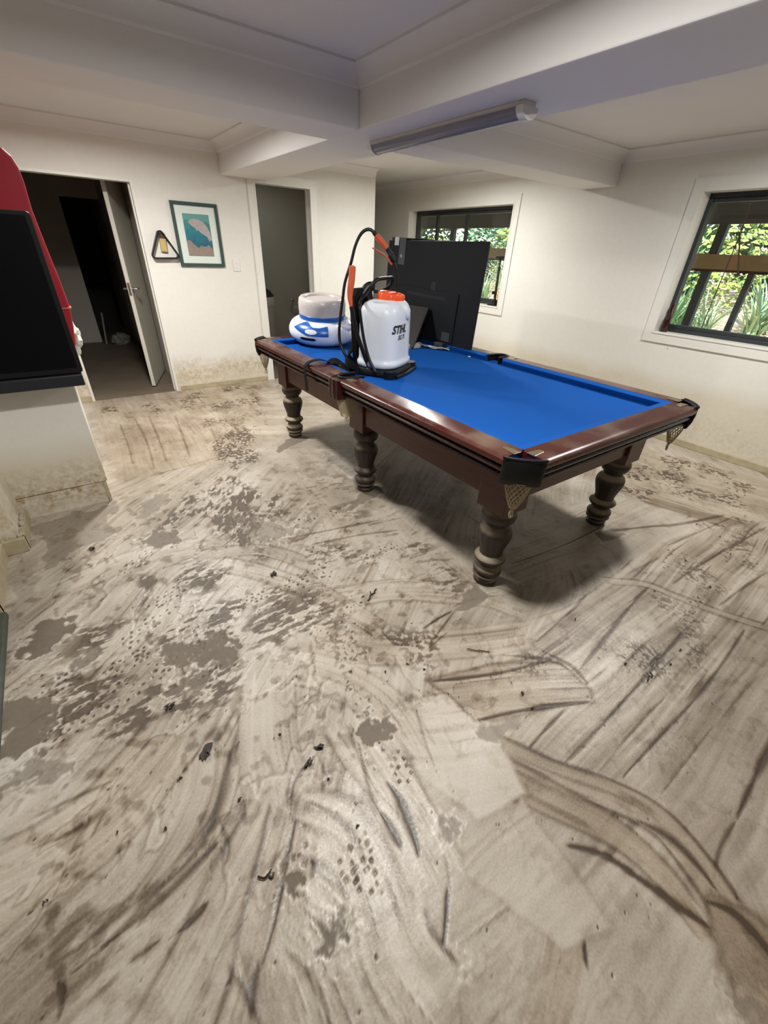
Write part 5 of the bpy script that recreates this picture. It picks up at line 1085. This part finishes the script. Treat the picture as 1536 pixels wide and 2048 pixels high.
def lm(name, col): 
    m = mat(name, col, .5, var=.35, vscale=9); return m
ML = [lm('fresh green leaves', (96, 140, 92)), lm('silvery green leaves', (150, 178, 140)), lm('dark green leaves', (44, 84, 54)), lm('straw leaves', (196, 178, 130)), lm('yellow green leaves', (160, 176, 88))]
def strappy(name, mi, n, L_, seed):
    r = random.Random(seed); b = MB()
    for k in range(n):
        a = r.uniform(0, 2 * PI); l_ = L_ * r.uniform(.6, 1.1); w_ = r.uniform(.012, .026); out = r.uniform(.35, .95); bx, by = r.gauss(0, .07), r.gauss(0, .07); P = []
        for j in range(6):
            t = j / 5; h = l_ * (t * (1.15 - .25 * out) - out * .55 * t * t); d = l_ * out * t ** 1.2 * .8
            P.append((bx + d * math.cos(a), by + d * math.sin(a), max(h, .01 + .0 * t)))
        R = []
        for j, p in enumerate(P):
            ww = w_ * (1 - (j / 5) ** 2 * .9); R.append([(p[0] - ww * math.sin(a), p[1] + ww * math.cos(a), p[2]), (p[0], p[1], p[2] - ww * .4), (p[0] + ww * math.sin(a), p[1] - ww * math.cos(a), p[2])])
        b.rings(R, cap=False, closed=False)
    return b.build(name, ML[mi])
def leafy(name, mi, n, rx, rz, ls, seed, trunk=0.):
    r = random.Random(seed); b = MB()
    for k in range(n):
        while True:
            p = Vector((r.uniform(-1, 1), r.uniform(-1, 1), r.uniform(-1, 1)))
            if .25 < p.length < 1: break
        p = Vector((p.x * rx, p.y * rx, p.z * rz + rz + trunk)); a, e_ = r.uniform(0, 2 * PI), r.uniform(-.9, .6); d = Vector((math.cos(a) * math.cos(e_), math.sin(a) * math.cos(e_), math.sin(e_))); s = d.orthogonal().normalized() * ls * .28; q = d * ls * r.uniform(.7, 1.3)
        b.add([tuple(p), tuple(p + q * .5 + s), tuple(p + q), tuple(p + q * .5 - s)], [(0, 1, 2, 3)])
    return b.build(name, ML[mi])
sp_ = [strappy('strappy_plant', 1, 70, 1.0, 1), strappy('strappy_plant', 3, 60, .8, 2), strappy('strappy_plant', 0, 70, 1.1, 3)]
lf_ = [leafy('leafy_shrub', 2, 900, .6, .55, .13, 4), leafy('leafy_shrub', 0, 1000, .8, .8, .14, 5), leafy('leafy_shrub', 4, 1000, .9, .9, .12, 6)]
tr_ = [leafy('garden_tree', 0, 2600, 1.6, 1.5, .20, 7, .4), leafy('garden_tree', 4, 2400, 1.5, 1.4, .18, 8, .6), leafy('garden_tree', 2, 2600, 1.7, 1.6, .20, 9, .3)]
used = set()
def plant(src, x, y, rz, s, label, cat, group):
    if src.name in used: o = src.copy(); C.objects.link(o)
    else: o = src; used.add(src.name)
    o.location = (x, y, gz(x) - (.01 if cat == 'plant' else .35)); o.rotation_euler = (0, 0, rz); o.scale = (s, s, s); return tag(o, label, cat, group)
rp_ = random.Random(11)
LBS = ['silvery strappy plant in the sunlit garden bed', 'straw coloured strappy plant in the sunlit garden bed', 'green strappy plant in the sunlit garden bed']
LBL = ['dark green leafy shrub in the garden beyond the veranda', 'fresh green leafy shrub in the garden beyond the veranda', 'yellow green leafy shrub in the garden beyond the veranda']
LBT = ['tall green tree behind the garden bed', 'tall yellow green tree behind the garden bed', 'tall dark green tree behind the garden bed']
YS = [.5 + k * .5 for k in range(9)] + [7.0 + k * .55 for k in range(10)]
for k, y in enumerate(YS):
    x = rp_.uniform(8.6, 10.2); i = rp_.choice([0, 0, 1, 2]); plant(sp_[i], x, y, rp_.uniform(0, 6), rp_.uniform(.8, 1.2), LBS[i], 'plant', LBS[i].replace('plant', 'plants'))
for k, y in enumerate([.4, 1.9, 3.4, 4.9, 7.2, 8.7, 10.2, 11.8, 13.4]):
    x = 10.6 + .5 * (k % 2); i = (k * 7) % 3; plant(lf_[i], x, y, rp_.uniform(0, 6), rp_.uniform(.8, 1.2), LBL[i], 'shrub', LBL[i].replace('shrub', 'shrubs'))
for k, y in enumerate([.0, 4.0, 8.2, 12.4, 16.6]):
    x = 13.6 + .4 * (k % 2); i = (k * 5) % 3; plant(tr_[i], x, y, rp_.uniform(0, 6), rp_.uniform(1.0, 1.1), LBT[i], 'tree', LBT[i].replace('tree', 'trees'))

for x, y, i in ((8.9, 10.1, 2), (8.7, 11.4, 1), (11.6, 3.0, 0), (11.7, 5.0, 1), (11.6, 1.2, 1)): plant(lf_[i], x, y, x * 3, 1.0, LBL[i], 'shrub', LBL[i].replace('shrub', 'shrubs'))
